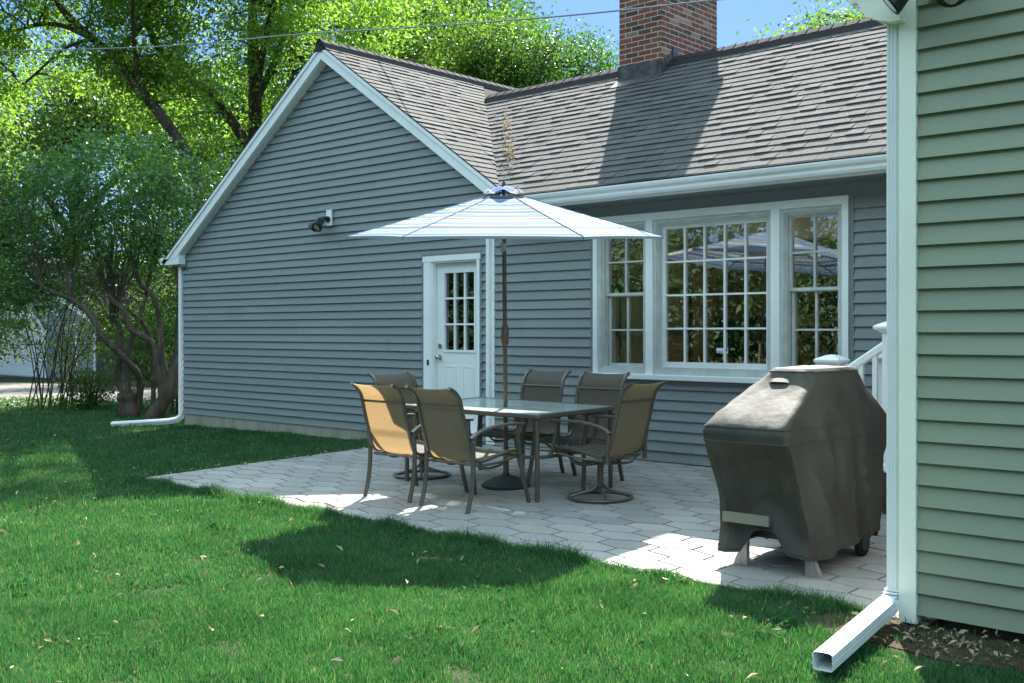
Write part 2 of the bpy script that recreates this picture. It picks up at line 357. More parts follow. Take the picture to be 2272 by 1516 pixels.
# patio of long hexagonal pavers, falling slightly away from the house
PX0, PX1, PY0, PY1 = -9.72, -2.0, -3.97, -.03
pz = lambda y: .022 * y
jb = MB(); jb.quad((PX0, PY0, pz(PY0) - .018), (PX1, PY0, pz(PY0) - .018), (PX1, PY1, pz(PY1) - .018), (PX0, PY1, pz(PY1) - .018))
pp = MB(); PW, PE, PK = .415, .137, .058
row = 0; y = PY0 - .3
while y < PY1 + .2:
    x = PX0 - .3 + (row % 2) * PW / 2
    while x < PX1 + .4:
        G = .0075
        hexa = [(x - PW / 2 + G, y + G), (x - PW / 2 + G, y + PE - G), (x, y + PE + PK - G), (x + PW / 2 - G, y + PE - G), (x + PW / 2 - G, y + G), (x, y - PK + G)]
        for c_ in ((1, 0, -PX0), (-1, 0, PX1), (0, 1, -PY0), (0, -1, PY1)): hexa = clip(hexa, *c_) if len(hexa) > 2 else hexa
        if len(hexa) > 2:
            t = random.uniform(.84, 1.08); tt = (t, t * random.uniform(.975, 1.01), t * random.uniform(.95, 1.02)); dz = random.uniform(-.0012, .0012); dx = random.uniform(-.001, .001)
            cx_ = sum(p[0] for p in hexa) / len(hexa); cy_ = sum(p[1] for p in hexa) / len(hexa)
            top = [(cx_ + (p[0] - cx_) * .994 + dx, cy_ + (p[1] - cy_) * .990, pz(p[1]) + dz) for p in hexa]
            mid = [(p[0] + dx, p[1], pz(p[1]) + dz - .0025) for p in hexa]; bot = [(p[0], p[1], pz(p[1]) - .022) for p in hexa]
            pp.loft([bot, mid, top], True, False, tt); pp.add(top, [tuple(range(len(top)))], tt)
        x += PW
    y += PE + PK; row += 1
pat = tag(thing('patio', (-6, -2, -.05), None, None), kind='structure')
pp.build('paving', 'paver', pat); M['joint'] = mat('joint_sand', (.028, .025, .02), .95, .1, 30, .3); jb.build('joint_sand', 'joint', pat)

dv = MB(); near = [(-27, -9), (-22.5, -.1), (-22.15, 1.75), (-19.3, 2.2), (-17, 4), (-15, 9)]; farp = [(-52, -4), (-45, 3.2), (-40.3, 7.6), (-34, 7.6), (-27.5, 7.6), (-22, 12)]
for i in range(5):
    for k in range(10):
        def L(t, i=i): return [np.array(near[i]) * (1 - t) + np.array(farp[i]) * t, np.array(near[i + 1]) * (1 - t) + np.array(farp[i + 1]) * t]
        a0, b0 = L(k / 10); a1, b1 = L((k + 1) / 10)
        dv.quad(*[(p[0], p[1], float(ground_h(p[0], p[1])) + .012) for p in (a0, b0, b1, a1)])
tag(dv.build('driveway', 'asphalt'), kind='structure')

# ------------------------------------------------------------------ siding walls
EXPO = .1067
def siding(mb, z0, z1, xr, y, holes=(), joints=True, axis='x'):
    k = 0; za = z0
    while za < z1 - 1e-4:
        zb = min(za + EXPO, z1)
        js = sorted(random.uniform(-16, 2) for _ in range(7)) if (k // 2) % 1 == 0 and k % 2 == 0 else js
        parts = [(za, zb, [])]
        for h in holes:
            new = []
            for (c, d, hs) in parts:
                cuts = sorted({c, d} | {q for q in (h[2], h[3]) if c < q < d})
                for c2, d2 in zip(cuts[:-1], cuts[1:]):
                    mid = (c2 + d2) / 2
                    new.append((c2, d2, hs + ([(h[0], h[1])] if h[2] < mid < h[3] else [])))
            parts = new
        for c, d, hs in parts:
            xl0, xr0 = xr(c); xl1, xr1 = xr(d)
            if xr0 - xl0 < .02: continue
            segs = [(xl0, xr0)]
            for h0, h1 in hs:
                segs = [q for s_ in segs for q in ((s_[0], min(s_[1], h0)), (max(s_[0], h1), s_[1])) if q[1] - q[0] > .003]
            yc = lambda z: y - .027 + .026 * (z - za) / EXPO
            for a, b2 in segs:
                cutx = [a] + [j for j in js if joints and a + .3 < j < b2 - .3] + [b2]
                for i in range(len(cutx) - 1):
                    p, q = cutx[i], cutx[i + 1]; o = (i % 2) * .0012
                    pt = max(p, xl1) if i == 0 and p == xl0 else p; qt = min(q, xr1) if q == xr0 else q
                    if qt <= pt: pt = qt = (p + q) / 2
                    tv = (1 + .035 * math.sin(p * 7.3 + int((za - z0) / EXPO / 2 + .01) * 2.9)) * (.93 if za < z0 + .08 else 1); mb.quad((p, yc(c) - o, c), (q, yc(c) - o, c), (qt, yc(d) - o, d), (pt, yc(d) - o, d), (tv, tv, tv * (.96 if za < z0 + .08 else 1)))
                    if i: mb.quad((p - .0012, yc(c) - .0016, c), (p + .0012, yc(c) - .0016, c), (p + .0012, yc(d) - .0016, d), (p - .0012, yc(d) - .0016, d), (.45, .45, .45))
                    if c == za: mb.quad((p, y, c), (q, y, c), (q, yc(c) - o, c), (p, yc(c) - o, c))
        za = zb; k += 1

# ------------------------------------------------------------------ house
AX, AZ, GS = -11.74, 5.28, .68           # gable ridge x, z, slope
EX, EZ, MS = -.35, 2.875, .705            # main eave y, z, slope
RY = 2.42; RZ = EZ + MS * (RY - EX)       # main ridge
house = thing('house', (-9, 2, 0), 'blue grey clapboard house with white trimmed gable, brick chimney and picture window', 'house')
gl, gr_ = -15.48, -8.66
def gabx(z):
    dz = (AZ - .07 - z) / GS
    return max(gl, AX - dz), min(gr_, AX + dz)
gw = MB(); DOOR = (-9.86, -8.83, -.2, 2.31)
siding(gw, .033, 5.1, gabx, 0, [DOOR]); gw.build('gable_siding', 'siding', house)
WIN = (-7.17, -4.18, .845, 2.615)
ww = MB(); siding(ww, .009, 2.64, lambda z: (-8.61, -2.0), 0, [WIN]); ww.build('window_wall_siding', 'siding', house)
sh = MB()   # wall structure behind the siding
sh.box(gl, DOOR[0], .0, .14, .034, 2.5); sh.box(DOOR[1], -8.55, .0, .14, .034, 2.62); sh.box(DOOR[0], DOOR[1], .0, .14, DOOR[3], 2.5)
sh.prism([(gl, .0, 2.5), (gr_ + .3, .0, 2.5), (gr_ + .3, .0, AZ - .12 - GS * (gr_ + .3 - AX)), (AX, 0, AZ - .12), (gl, 0, AZ - .12 - GS * (AX - gl))], (0, .14, 0))
sh.box(-8.55, WIN[0], .0, .14, -.05, 2.7); sh.box(WIN[1], -2.05, .0, .14, -.05, 2.7); sh.box(WIN[0], WIN[1], .0, .14, -.05, WIN[2]); sh.box(WIN[0], WIN[1], .0, .14, WIN[3], 2.7)
sh.box(gl, gl + .14, .14, 9, .034, 2.6); sh.box(gl, -8.2, 9, 9.14, -.05, 2.6)
sh.build('wall_structure', 'jchan', house)
fo = MB(); fo.box(gl + .05, -8.7, -.012, .2, -.4, .032); fo.box(gl + .05, gl + .2, .2, 9, -.4, .033); fo.build('foundation', 'found', house)
fo = MB(); fo.box(-8.7, -2.1, .015, .2, -.3, .009); fo.build('foundation', 'dark', house)
# dark felt strip where siding meets patio
# roofs
rf = MB(); T = .10
def slab(mb, pts, t=T):
    mb.prism([(p[0], p[1], p[2] - t) for p in pts], (0, 0, t - .004))
GY0 = -.15
slab(rf, [(AX, GY0, AZ), (-8.16, GY0, AZ - GS * (-8.16 - AX)), (-8.16, 9.3, AZ - GS * (-8.16 - AX)), (AX, 9.3, AZ)], .05)
slab(rf, [(AX, GY0, AZ), (-15.86, GY0, AZ - GS * (AX + 15.86)), (-15.86, 9.3, AZ - GS * (AX + 15.86)), (AX, 9.3, AZ)], .05)
slab(rf, [(-11.0, EX + 1.9, EZ + MS * 1.9), (-8.2, EX, EZ), (-2.16, EX, EZ), (-2.16, RY, RZ), (-11.05, RY, RZ)])
slab(rf, [(-11.05, RY, RZ), (-2.16, RY, RZ), (-2.16, 5.3, RZ - MS * (5.3 - RY)), (-11.0, 5.3, RZ - MS * (5.3 - RY))])
rf.build('roof_deck', 'shingle', house)
def shingles(mb, O, u, v, U0, U1, V, halfs, e=.143):
    O, u, v = Vector(O), Vector(u).normalized(), Vector(v).normalized(); n_ = u.cross(v).normalized()
    if n_.z < 0: n_ = -n_
    k = 0; vv = 0
    while vv < V - .02:
        x = U0 - ((k * .083) % .33) - random.uniform(0, .03)
        v0, v1 = vv, min(vv + e + .012, V); wob = random.uniform(-.003, .003)
        while x < U1:
            wd = random.choice((.152, .158, .165, .165, .30)) * random.uniform(.95, 1.05)
            thick = random.choice((.010, .011, .012, .017, .018)); dark = random.uniform(.86, 1.09)
            vb = v0 + wob + random.uniform(-.0015, .0015)
            pl_ = [(x + .0015, vb), (x + wd - .0015, vb), (x + wd - .0015, v1), (x + .0015, v1)]
            for h in [(1, 0, -U0), (-1, 0, U1)] + list(halfs):
                if len(pl_) > 2: pl_ = clip(pl_, *h)
            if len(pl_) > 2:
                ar = abs(sum(pl_[i][0] * pl_[(i + 1) % len(pl_)][1] - pl_[(i + 1) % len(pl_)][0] * pl_[i][1] for i in range(len(pl_)))) / 2
                if ar > 1e-4:
                    hh = lambda q: .0012 + thick * (1 - (q - v0) / (e + .012))
                    top = [O + u * p[0] + v * p[1] + n_ * (hh(p[1]) + .003) for p in pl_]; bot = [O + u * p[0] + v * p[1] + n_ * -.003 for p in pl_]
                    c = (dark, dark * random.uniform(.97, 1.0), dark * random.uniform(.95, 1.0))
                    mb.add(top, [tuple(range(len(top)))], c); mb.loft([bot, top], True, False, c)
            x += wd
        vv += e; k += 1
sl = MB()
Lg = math.hypot(1, GS); Lm = math.hypot(1, MS)
# main slope: u=+x from x=-11, v up the slope; keep where main plane is above gable plane
# EZ+MS*vy >= AZ-GS*(X-AX), vy=v/Lm ; X=-11+u
shingles(sl, (-11.0, EX, EZ), (1, 0, 0), (0, 1, MS), -.15, 8.84, (RY - EX) * Lm, [(GS, MS / Lm, EZ - AZ + GS * (-11.0 - AX))])
# gable right slope: origin at eave corner of rake, u along +y, v toward ridge (-x,+z)
x_e = -8.14; Vg = (x_e - AX) * Lg
# point: X = x_e - v/Lg, Y = GY0-.02+u ; keep gable plane above main plane or behind the ridge
y0_ = GY0 - .02
shingles(sl, (x_e, y0_, AZ - GS * (x_e - AX)), (0, 1, 0), (-1, 0, GS), 0, 5.6, Vg,
         [(-MS, GS / Lg, AZ - GS * (x_e - AX) - EZ - MS * (y0_ - EX))])
# (behind the main ridge the slope is out of sight: a plain strip of courses is enough)
shingles(sl, (-15.88, y0_ + 9, AZ - GS * (AX + 15.88)), (0, -1, 0), (1, 0, GS), 5.5, 9, (AX + 15.88) * Lg, [])
sl.build('shingles', 'shingle', house)
# ridge caps
rc = MB()
def ridgecap(p0, p1, s1, s2, w1=.085, ex=.16, up=.058):
    p0, p1 = Vector(p0), Vector(p1); d = (p1 - p0).normalized(); side = d.cross(Vector((0, 0, 1))).normalized(); L_ = (p1 - p0).length; t = 0
    while t < L_:
        a = p0 + d * t; b = p0 + d * min(t + ex + .04, L_)
        for q, lift in ((a, .02), (b, .008)): pass
        r0 = [a + side * w1 + Vector((0, 0, -s1 * w1 + .016 + up)), a + side * w1 * .12 + Vector((0, 0, .022 + up)), a - side * w1 * .12 + Vector((0, 0, .022 + up)), a - side * w1 + Vector((0, 0, -s2 * w1 + .016 + up))]
        r1 = [b + side * w1 + Vector((0, 0, -s1 * w1 + .006 + up)), b + side * w1 * .12 + Vector((0, 0, .010 + up)), b - side * w1 * .12 + Vector((0, 0, .010 + up)), b - side * w1 + Vector((0, 0, -s2 * w1 + .006 + up))]
        dn = [p - Vector((0, 0, .016)) for p in r0]; rc.loft([dn, r0, r1], False, False); t += ex
ridgecap((AX, GY0 - .03, AZ), (AX, 9, AZ), GS, GS)
ridgecap((-2.16, RY, RZ), (-11.0, RY, RZ), MS, MS)
# ridge vent boards under the caps
for (p0, p1, ax, s_) in (((AX, GY0 - .02), (AX, 8.9), 'y', GS), ((-11.0, RY), (-2.16, RY), 'x', MS)):
    w1 = .15; wi = .085; w1 = .125; pr = [(-w1, -s_ * w1 - .01), (-w1, -s_ * w1 + .014), (-wi, -s_ * wi + .066), (0, .068), (wi, -s_ * wi + .066), (w1, -s_ * w1 + .014), (w1, -s_ * w1 - .01)]
    if ax == 'y': rc.extrude([(AX + a, AZ + b) for a, b in pr], 'y', p0[1], p1[1])
    else: rc.extrude([(RY + a, RZ + b) for a, b in pr], 'x', p0[0], p1[0])
rc.build('ridge_cap', 'ridge', house)
# rake boards, cut level at their lower ends
for sgn, zc in ((1, 2.965), (-1, 2.52)):
    rk = MB()
    for (zt, zb_, ya, yb) in ((-.012, -.062, GY0 - .018, GY0 + .10), (-.062, -.20, GY0, GY0 + .10), (-.185, -.21, GY0 + .02, .0)):
        xt = AX + sgn * (AZ + zt - zc) / GS; xb = AX + sgn * (AZ + zb_ - zc) / GS
        rk.prism([(AX, ya, AZ + zt), (xt, ya, zc), (xb, ya, zc), (AX, ya, AZ + zb_)], (0, yb - ya, 0))
    rk.build('rake_board', 'white', house)
# gutters, fascia, soffit
ft = MB(); ft.box(-8.18, -2.17, EX - .015, EX + .01, EZ - .17, EZ - .045)
ft.prism([(-8.18, EX - .03, EZ - .055), (-2.17, EX - .03, EZ - .055), (-2.17, EX + .03, EZ - .006), (-8.18, EX + .03, EZ - .006)], (0, -.002, -.004)); ft.build('fascia', 'whitealu', house)
so = MB(); so.box(-8.5, -2.17, EX + .01, .0, EZ - .175, EZ - .16); so.box(-8.6, -2.0, -.02, .0, 2.60, EZ - .17); so.build('soffit', 'jchan', house)
gt = MB(); gpr = [(EX - .016, EZ - .05), (EX - .016, EZ - .15), (EX - .085, EZ - .15), (EX - .10, EZ - .125), (EX - .10, EZ - .10), (EX - .125, EZ - .075), (EX - .135, EZ - .05), (EX - .135, EZ - .035), (EX - .125, EZ - .035), (EX - .12, EZ - .05), (EX - .11, EZ - .08), (EX - .09, EZ - .10), (EX - .085, EZ - .14), (EX - .025, EZ - .14), (EX - .022, EZ - .05)]
gt.extrude(gpr, 'x', -8.12, -2.17); gt.build('gutter', 'whitealu', house)
# left eave return + downspout with extension
lr = MB(); lr.prism([(-15.84, GY0 + .006, 2.43), (-15.40, GY0 + .006, 2.43), (-15.40, GY0 + .006, 2.70), (-15.84, GY0 + .006, 2.45)], (0, .15, 0)); lr.box(-15.97, -15.84, GY0 + .012, GY0 + .02, 2.44, 2.55)
lr.extrude([(-15.84, 2.55), (-15.84, 2.43), (-15.9, 2.44), (-15.95, 2.50), (-15.96, 2.55)], 'y', GY0 + .02, 9); lr.build('eave_return', 'white', house)
lj = MB(); lj.box(-15.40, -15.37, -.03, .0, 2.36, 2.66); lj.box(-15.48, -15.37, -.10, .0, 2.385, 2.428); lj.build('soffit_trim', 'jchan', house)
ds = MB(); ds.bevbox(-15.57, -15.50, -.05, .02, .03, 2.44, .008); ds.build('corner_downspout', 'white', house, smooth=True)
ds = MB(); ds.tube([(-15.53, .0, .06), (-15.53, -.02, -.02), (-15.56, -.08, -.075), (-15.65, -.18, -.10), (-16.45, -.72, -.165)], .05, flat=(.048, .038)); ds.build('downspout_extension', 'whitealu', house)
# corner post + downspout between the two walls
cp = MB(); cp.box(-8.735, -8.655, -.035, .0, .0, 2.66); cp.box(-8.655, -8.61, -.022, .0, .0, 2.66); cp.bevbox(-8.725, -8.665, -.05, -.035, .05, 2.62, .005); cp.build('corner_board', 'white', house)

# ---- door
dr = MB()
dx0, dx1, dz1 = -9.66, -8.90, 2.215
dr.box(-9.815, dx0 - .03, -.035, .02, .05, 2.22); dr.box(-8.91 + .02, -8.845, -.035, .02, .05, 2.22); dr.box(-9.83, -8.83, -.04, .02, 2.22, 2.29)
dr.box(dx0 - .03, dx0 - .008, -.02, .12, .05, 2.22); dr.box(-8.905, -8.89, -.02, .12, .05, 2.22); dr.box(dx0 - .03, -8.89, -.018, .12, 2.20, 2.219)
dr.box(dx0 - .05, -8.89, -.05, .12, .06, .10)
dcas = dr.build('door_frame', 'white', house)
jc = MB(); jc.box(-9.86, -9.816, -.022, .0, .0, 2.32); jc.box(-8.842, -8.815, -.022, .0, .0, 2.32); jc.box(-9.86, -8.815, -.024, .0, 2.293, 2.325); jc.build('door_channel', 'jchan', house)
dl = MB(); Yd = .055
def pan(mb, x0, x1, z0, z1, y, d=.006, w_=.022):   # raised moulding ring + sunk field
    mb.box(x0, x1, y - d, y, z1 - w_, z1); mb.box(x0, x1, y - d, y, z0, z0 + w_); mb.box(x0, x0 + w_, y - d, y, z0 + w_, z1 - w_); mb.box(x1 - w_, x1, y - d, y, z0 + w_, z1 - w_)
GX0, GX1, GZ0, GZ1 = -9.525, -9.0, 1.12, 2.08
dl.box(dx0, GX0, Yd, Yd + .045, .11, 2.195); dl.box(GX1, dx1, Yd, Yd + .045, .11, 2.195); dl.box(GX0, GX1, Yd, Yd + .045, .11, GZ0); dl.box(GX0, GX1, Yd, Yd + .045, GZ1, 2.195)
pan(dl, GX0 - .025, GX1 + .025, GZ0 - .025, GZ1 + .025, Yd, .014, .03)
for i in (1, 2):
    x = GX0 + (GX1 - GX0) * i / 3; dl.box(x - .011, x + .011, Yd - .006, Yd + .02, GZ0, GZ1)
    z = GZ0 + (GZ1 - GZ0) * i / 3; dl.box(GX0, GX1, Yd - .005, Yd + .02, z - .011, z + .011)
for a, b in ((-9.53, -9.32), (-9.22, -9.01)): pan(dl, a, b, .3, .93, Yd); dl.box(a + .04, b - .04, Yd - .005, Yd, .34, .89)
door = dl.build('door', 'wdoor', house)
k = MB(); k.tube([(-9.6, Yd, 1.03), (-9.6, Yd - .02, 1.03)], .032, 16); k.tube([(-9.6, Yd - .02, 1.03), (-9.6, Yd - .045, 1.03)], .012, 10)
k.tube([(-9.6, Yd - .04, 1.03), (-9.6, Yd - .05, 1.03), (-9.6, Yd - .07, 1.03), (-9.6, Yd - .08, 1.03)], [.018, .029, .029, .016], 16); k.build('knob', 'chrome', door, smooth=True)
k = MB(); k.tube([(-9.6, Yd, 1.17), (-9.6, Yd - .018, 1.17)], .031, 16); k.build('deadbolt', 'chrome', door, smooth=True)
k = MB(); k.box(GX0, GX1, Yd + .024, Yd + .028, GZ0, GZ1); k.build('door_pane', 'glass', door)
k = MB(); k.bevbox(-9.745, -9.715, -.05, -.035, .93, 1.0, .004); k.build('doorbell', 'dark', house)

# ---- triple window
wc = MB(); X0, X1, Z0, Z1 = -7.13, -4.217, .905, 2.585
wc.box(X0, X0 + .055, -.04, .0, Z0, Z1 - .06); wc.box(X1 - .06, X1, -.04, .0, Z0, Z1 - .06); wc.box(X0 - .0, X1 + .0, -.042, .0, Z1 - .075, Z1)
wc.box(-6.44, -6.355, -.035, .06, Z0, Z1 - .075); wc.box(-4.995, -4.905, -.035, .06, Z0, Z1 - .075)
wc.bevbox(X0 - .02, X1 + .02, -.085, .03, Z0 - .055, Z0, .006); wc.build('window_casing', 'white', house)
wj = MB(); wj.box(X0 - .045, X0, -.024, .0, .84, Z1 + .035); wj.box(X1, X1 + .045, -.024, .0, .84, Z1 + .035); wj.box(X0, X1, -.026, .0, Z1, Z1 + .035); wj.box(X0, X1, -.03, .0, .81, .85); wj.build('window_channel', 'jchan', house)
def ring(mb, x0, x1, z0, z1, w_, y0, y1, wb=None):
    wb = wb or w_
    mb.box(x0, x1, y0, y1, z1 - w_, z1); mb.box(x0, x1, y0, y1, z0, z0 + wb); mb.box(x0, x0 + w_, y0, y1, z0 + wb, z1 - w_); mb.box(x1 - w_, x1, y0, y1, z0 + wb, z1 - w_)
def window(x0, x1, kind):
    f = MB(); z0, z1 = Z0, Z1 - .075
    ring(f, x0, x1, z0, z1, .035, -.012, .13, .05); ring(f, x0 + .035, x1 - .035, z0 + .05, z1 - .035, .014, .0, .10); ring(f, x0 + .049, x1 - .049, z0 + .064, z1 - .049, .012, .012, .10)
    fo_ = f.build('window', 'putty', house)
    a, b, c, d = x0 + .061, x1 - .061, z0 + .076, z1 - .061
    def sash(xa, xb, za, zb_, nc, nr, y, bot=.045, side=.035, glass='glass'):
        s_ = MB(); ring(s_, xa, xb, za, zb_, side, y, y + .035, bot)
        ga, gb, gc, gd = xa + side, xb - side, za + bot, zb_ - side
        for i in range(1, nc): x = ga + (gb - ga) * i / nc; s_.box(x - .009, x + .009, y + .004, y + .026, gc, gd)
        for i in range(1, nr): z = gc + (gd - gc) * i / nr; s_.box(ga, gb, y + .006, y + .024, z - .009, z + .009)
        s_.build('sash', 'white' if kind == 'pic' else 'putty', fo_)
        g_ = MB(); g_.box(ga, gb, y + .028, y + .032, gc, gd); g_.build('pane', glass, fo_)
    if kind == 'pic': sash(a, b, c, d, 5, 4, .06, .055)
    else:
        mz = 1.735
        sash(a, b, mz, d, 2, 2, .05, .03, .022); sash(a + .01, b - .01, c, mz + .012, 2, 2, .085, .03, .022, 'wavyglass' if kind == 'wavy' else 'glass')
    return fo_
window(-7.075, -6.44, 'wavy'); wp = window(-6.355, -4.995, 'pic'); window(-4.905, -4.277, 'dh')
st = MB(); st.box(-5.66, -5.53, .084, .086, 1.135, 1.185); st.build('alarm_sticker', 'sticker', wp)
st = MB(); st.box(-5.575, -5.535, .082, .0838, 1.15, 1.18)
for i in range(7): st.box(-5.652 + i * .010, -5.645 + i * .010, .082, .0838, 1.142, 1.152)
st.build('sticker_print', 'blue', wp)
st = MB(); st.box(-5.085, -5.035, .084, .086, 1.28, 1.33); st.build('paper_notice', 'sticker', wp)

# ---- room seen through the glass
rm = MB(); rm.box(-8.55, -8.45, .14, 4.7, .3, 2.62); rm.box(-2.4, -2.3, .14, 4.7, .3, 2.62)
rm.box(-8.55, -6.45, 4.6, 4.7, .3, 2.62); rm.box(-2.6, -2.3, 4.6, 4.7, .3, 2.62); rm.box(-6.45, -2.6, 4.6, 4.7, .3, .7); rm.box(-6.45, -2.6, 4.6, 4.7, 2.45, 2.62)  # large back wall opening added, mostly out of view, to brighten the room
for i in range(22): rm.box(-8.452, -8.446, .3 + i * .2, .3 + i * .2 + .19, .3, 2.62)
rm.build('room_wall', 'beige', house)
rm = MB(); rm.box(-8.5, -2.3, .14, 4.7, .22, .3); rm.build('room_floor', 'floorw', house)
rm = MB(); rm.box(-8.5, -2.3, .0, 4.7, 2.62, 2.68); rm.build('room_ceiling', 'curtain', house)
cu = MB(); rings = []
for z in (.6, 2.4):
    rings.append([(-6.5 + i * .02, 4.52 + .025 * math.sin(i * .9) + .01 * math.sin(i * 2.3), z) for i in range(64)])
cu.loft(rings, False); M['curtain'] = leafmat('sheer_curtain', [(.8, .8, .76), (.8, .8, .76)], .5, .9, .1, (1, 1, 1)); cu.build('curtain', 'curtain', house)

# ---- chimney, every brick laid
ch = thing('chimney', (-8.05, 2.75, 4.2), 'red brick chimney with lead flashing rising through the main roof', 'chimney')
CX0, CX1, CY0, CY1 = -8.36, -7.70, 2.12, 3.46
core = MB(); core.box(CX0 + .002, CX1 - .002, CY0 + .002, CY1 - .002, 3.6, 6.43); core.build('mortar_core', 'mortar', ch)
bk = MB(); z = 3.7; r_ = 0
def brickcol():
    q = random.random()
    if q < .62: c = (.21, .072, .048)
    elif q < .78: c = (.24, .105, .07)
    elif q < .93: c = (.085, .058, .048)
    else: c = (.32, .21, .155)
    t = random.uniform(.82, 1.15); return tuple(x * t for x in c)
while z < 6.42:
    off = 0 if r_ % 2 else .1
    x = CX0 - off; 
    while x < CX1:
        a, b2 = max(x, CX0), min(x + .190, CX1)
        if b2 - a > .02: bk.box(a, b2, CY0 - random.uniform(0, .002), CY0 + .05, z, z + .0545, brickcol()); bk.box(a, b2, CY1 - .05, CY1, z, z + .0545, brickcol())
        x += .203
    yy = CY0 + .05 - (off if off else 0)
    yy = CY0 - (.1 - off)
    while yy < CY1:
        a, b2 = max(yy, CY0 + .0), min(yy + .190, CY1)
        if b2 - a > .02: c = brickcol(); bk.box(CX1 - .05, CX1 + random.uniform(0, .002), a + .0005, b2, z + .0005, z + .054, c); bk.box(CX0, CX0 + .05, a, b2, z, z + .054, brickcol())
        yy += .203
    z += .0677; r_ += 1
bk.build('bricks', 'brick', ch)
crn = MB(); crn.bevbox(CX0 - .04, CX1 + .04, CY0 - .04, CY1 + .04, 6.43, 6.53, .01); crn.build('crown_slab', 'found', ch)
fl = MB(); zf = EZ + MS * (CY0 - EX)
fl.prism([(CX0 - .02, CY0 - .012, zf - .03), (CX1 + .015, CY0 - .012, zf - .03), (CX1 + .015, CY0 - .012, zf + .20), (CX0 - .02, CY0 - .012, zf + .21)], (0, .011, 0))
fl.prism([(CX0 - .04, CY0 - .16, zf - MS * .16 + .018), (CX1 + .02, CY0 - .16, zf - MS * .16 + .018), (CX1 + .02, CY0 - .01, zf + .014), (CX0 - .04, CY0 - .01, zf + .014)], (0, 0, .006))
for i in range(4):
    y0 = CY0 - .012 + i * .085; zz = zf + MS * i * .085
    fl.box(CX1 + .004 + .003 * (i % 2), CX1 + .012 + .003 * (i % 2), y0, y0 + .1, zz - .06, zz + .18 + (.05 if i == 3 else 0))
fl.build('flashing', 'lead', ch)

# ------------------------------------------------------------------ right hand wing
wing = thing('house_wing', (1.5, -2, 0), 'near clapboard wing with pale corner board filling the right edge', 'building')
wx0, wy = -2.04, -4.0
sw = MB(); siding(sw, -.04, 4.6, lambda z: (wx0, 6.2), wy, [], joints=False); M['wsiding'] = mat('bounce_tint_siding', (.250, .282, .200), .5, .4, 1.2, .08, .12, 260, stretch=(.15, .15, 1), bump_dist=.003); M['wtrim'] = mat('bounce_tint_trim', (.85, .88, .74), .45, .4, 2, .08, .05, 30)  # green bounce from the lit lawn is mixed into both wing colours
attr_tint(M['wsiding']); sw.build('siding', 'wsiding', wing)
ws = MB(); ws.box(wx0 - .05, 6.2, wy + .0, 4.2, -.03, 3.05); ws.prism([(wx0 - .05, wy, 3.05), (6.2, wy, 3.05), (6.2, wy, 3.2), (2.1, wy, 5.1), (wx0 - .05, wy, 3.25)], (0, 8.2, 0)); ws.build('wall_structure', 'jchan', wing)
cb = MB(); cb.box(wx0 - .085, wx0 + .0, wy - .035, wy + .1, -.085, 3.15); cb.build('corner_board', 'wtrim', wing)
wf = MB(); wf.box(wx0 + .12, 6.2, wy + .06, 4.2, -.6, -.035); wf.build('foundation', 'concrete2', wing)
bs = MB(); bs.bevbox(wx0 - .11, wx0 + .10, wy - .06, wy + .10, -.18, -.10, .006); bs.build('footing_block', 'brick', wing)
wr = MB(); wr.prism([(wx0 - .34, wy - .2, 3.13), (2.1, wy - .2, 5.1), (2.1, wy - .2, 5.22), (wx0 - .34, wy - .2, 3.25)], (0, 8.7, 0)); wr.prism([(2.1, wy - .2, 5.1), (6.6, wy - .2, 2.95), (6.6, wy - .2, 3.07), (2.1, wy - .2, 5.22)], (0, 8.7, 0)); wr.build('roof', 'ridge', wing)
we = MB(); we.extrude([(wx0 - .27, 3.12), (wx0 - .27, 3.0), (wx0 - .24, 2.945), (wx0 - .18, 2.90), (wx0 - .10, 2.875), (wx0 - .05, 2.875), (wx0 - .05, 3.12)], 'y', wy - .10, wy + .4)
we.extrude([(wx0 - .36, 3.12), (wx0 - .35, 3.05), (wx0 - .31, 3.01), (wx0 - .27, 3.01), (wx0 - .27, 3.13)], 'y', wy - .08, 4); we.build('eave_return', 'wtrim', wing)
wd = MB()
wd.bevbox(wx0 - .155, wx0 - .095, wy - .02, wy + .055, .05, 2.95, .006)
for i in range(3): wd.box(wx0 - .146 + i * .018, wx0 - .139 + i * .018, wy - .024, wy - .02, .07, 2.9)
wd.build('downspout', 'whitealu', wing)
we = MB(); P0 = Vector((wx0 - .125, wy + .02, .06)); P1 = Vector((wx0 - .125, wy - .06, -.02)); P2 = Vector((wx0 - .10, wy - .22, -.045)); P3 = Vector((-2.03, -5.03, -.075))
we.tube([P0, P0 + Vector((0, -.02, -.05)), P1], .04, flat=(.034, .04))
for i in range(7):
    t = i / 6; c = P0.lerp(P1, t); we.box(c.x - .037, c.x + .037, c.y - .05 - .01 * i / 3, c.y + .03, c.z - .004, c.z + .003)
we.build('elbow', 'whitealu', wing)
we = MB(); a = Vector((-2.155, -4.10, .0)); b2 = Vector((-2.05, -5.02, -.045)); d = (b2 - a).normalized(); s_ = d.cross(Vector((0, 0, 1))).normalized(); u_ = s_.cross(d)
def gsec(c):
    pr = []
    for sx, sz in ((-.044, -.034), (-.036, -.040), (.036, -.040), (.044, -.034), (.044, -.022), (.040, -.019), (.044, -.016), (.044, -.004), (.040, 0), (.044, .004), (.044, .016), (.040, .019), (.044, .022), (.044, .030), (.034, .038), (.012, .040), (-.012, .040), (-.034, .038), (-.044, .030), (-.044, .022), (-.040, .019), (-.044, .016), (-.044, .004), (-.040, 0), (-.044, -.004), (-.044, -.022)):
        pr.append(c + s_ * sx + u_ * sz)
    return pr
we.loft([gsec(a), gsec(b2)], True, False)
ins = [[c + (q - c) * .94 for q in gsec(c)] for c in (b2, b2 - d * .25)]
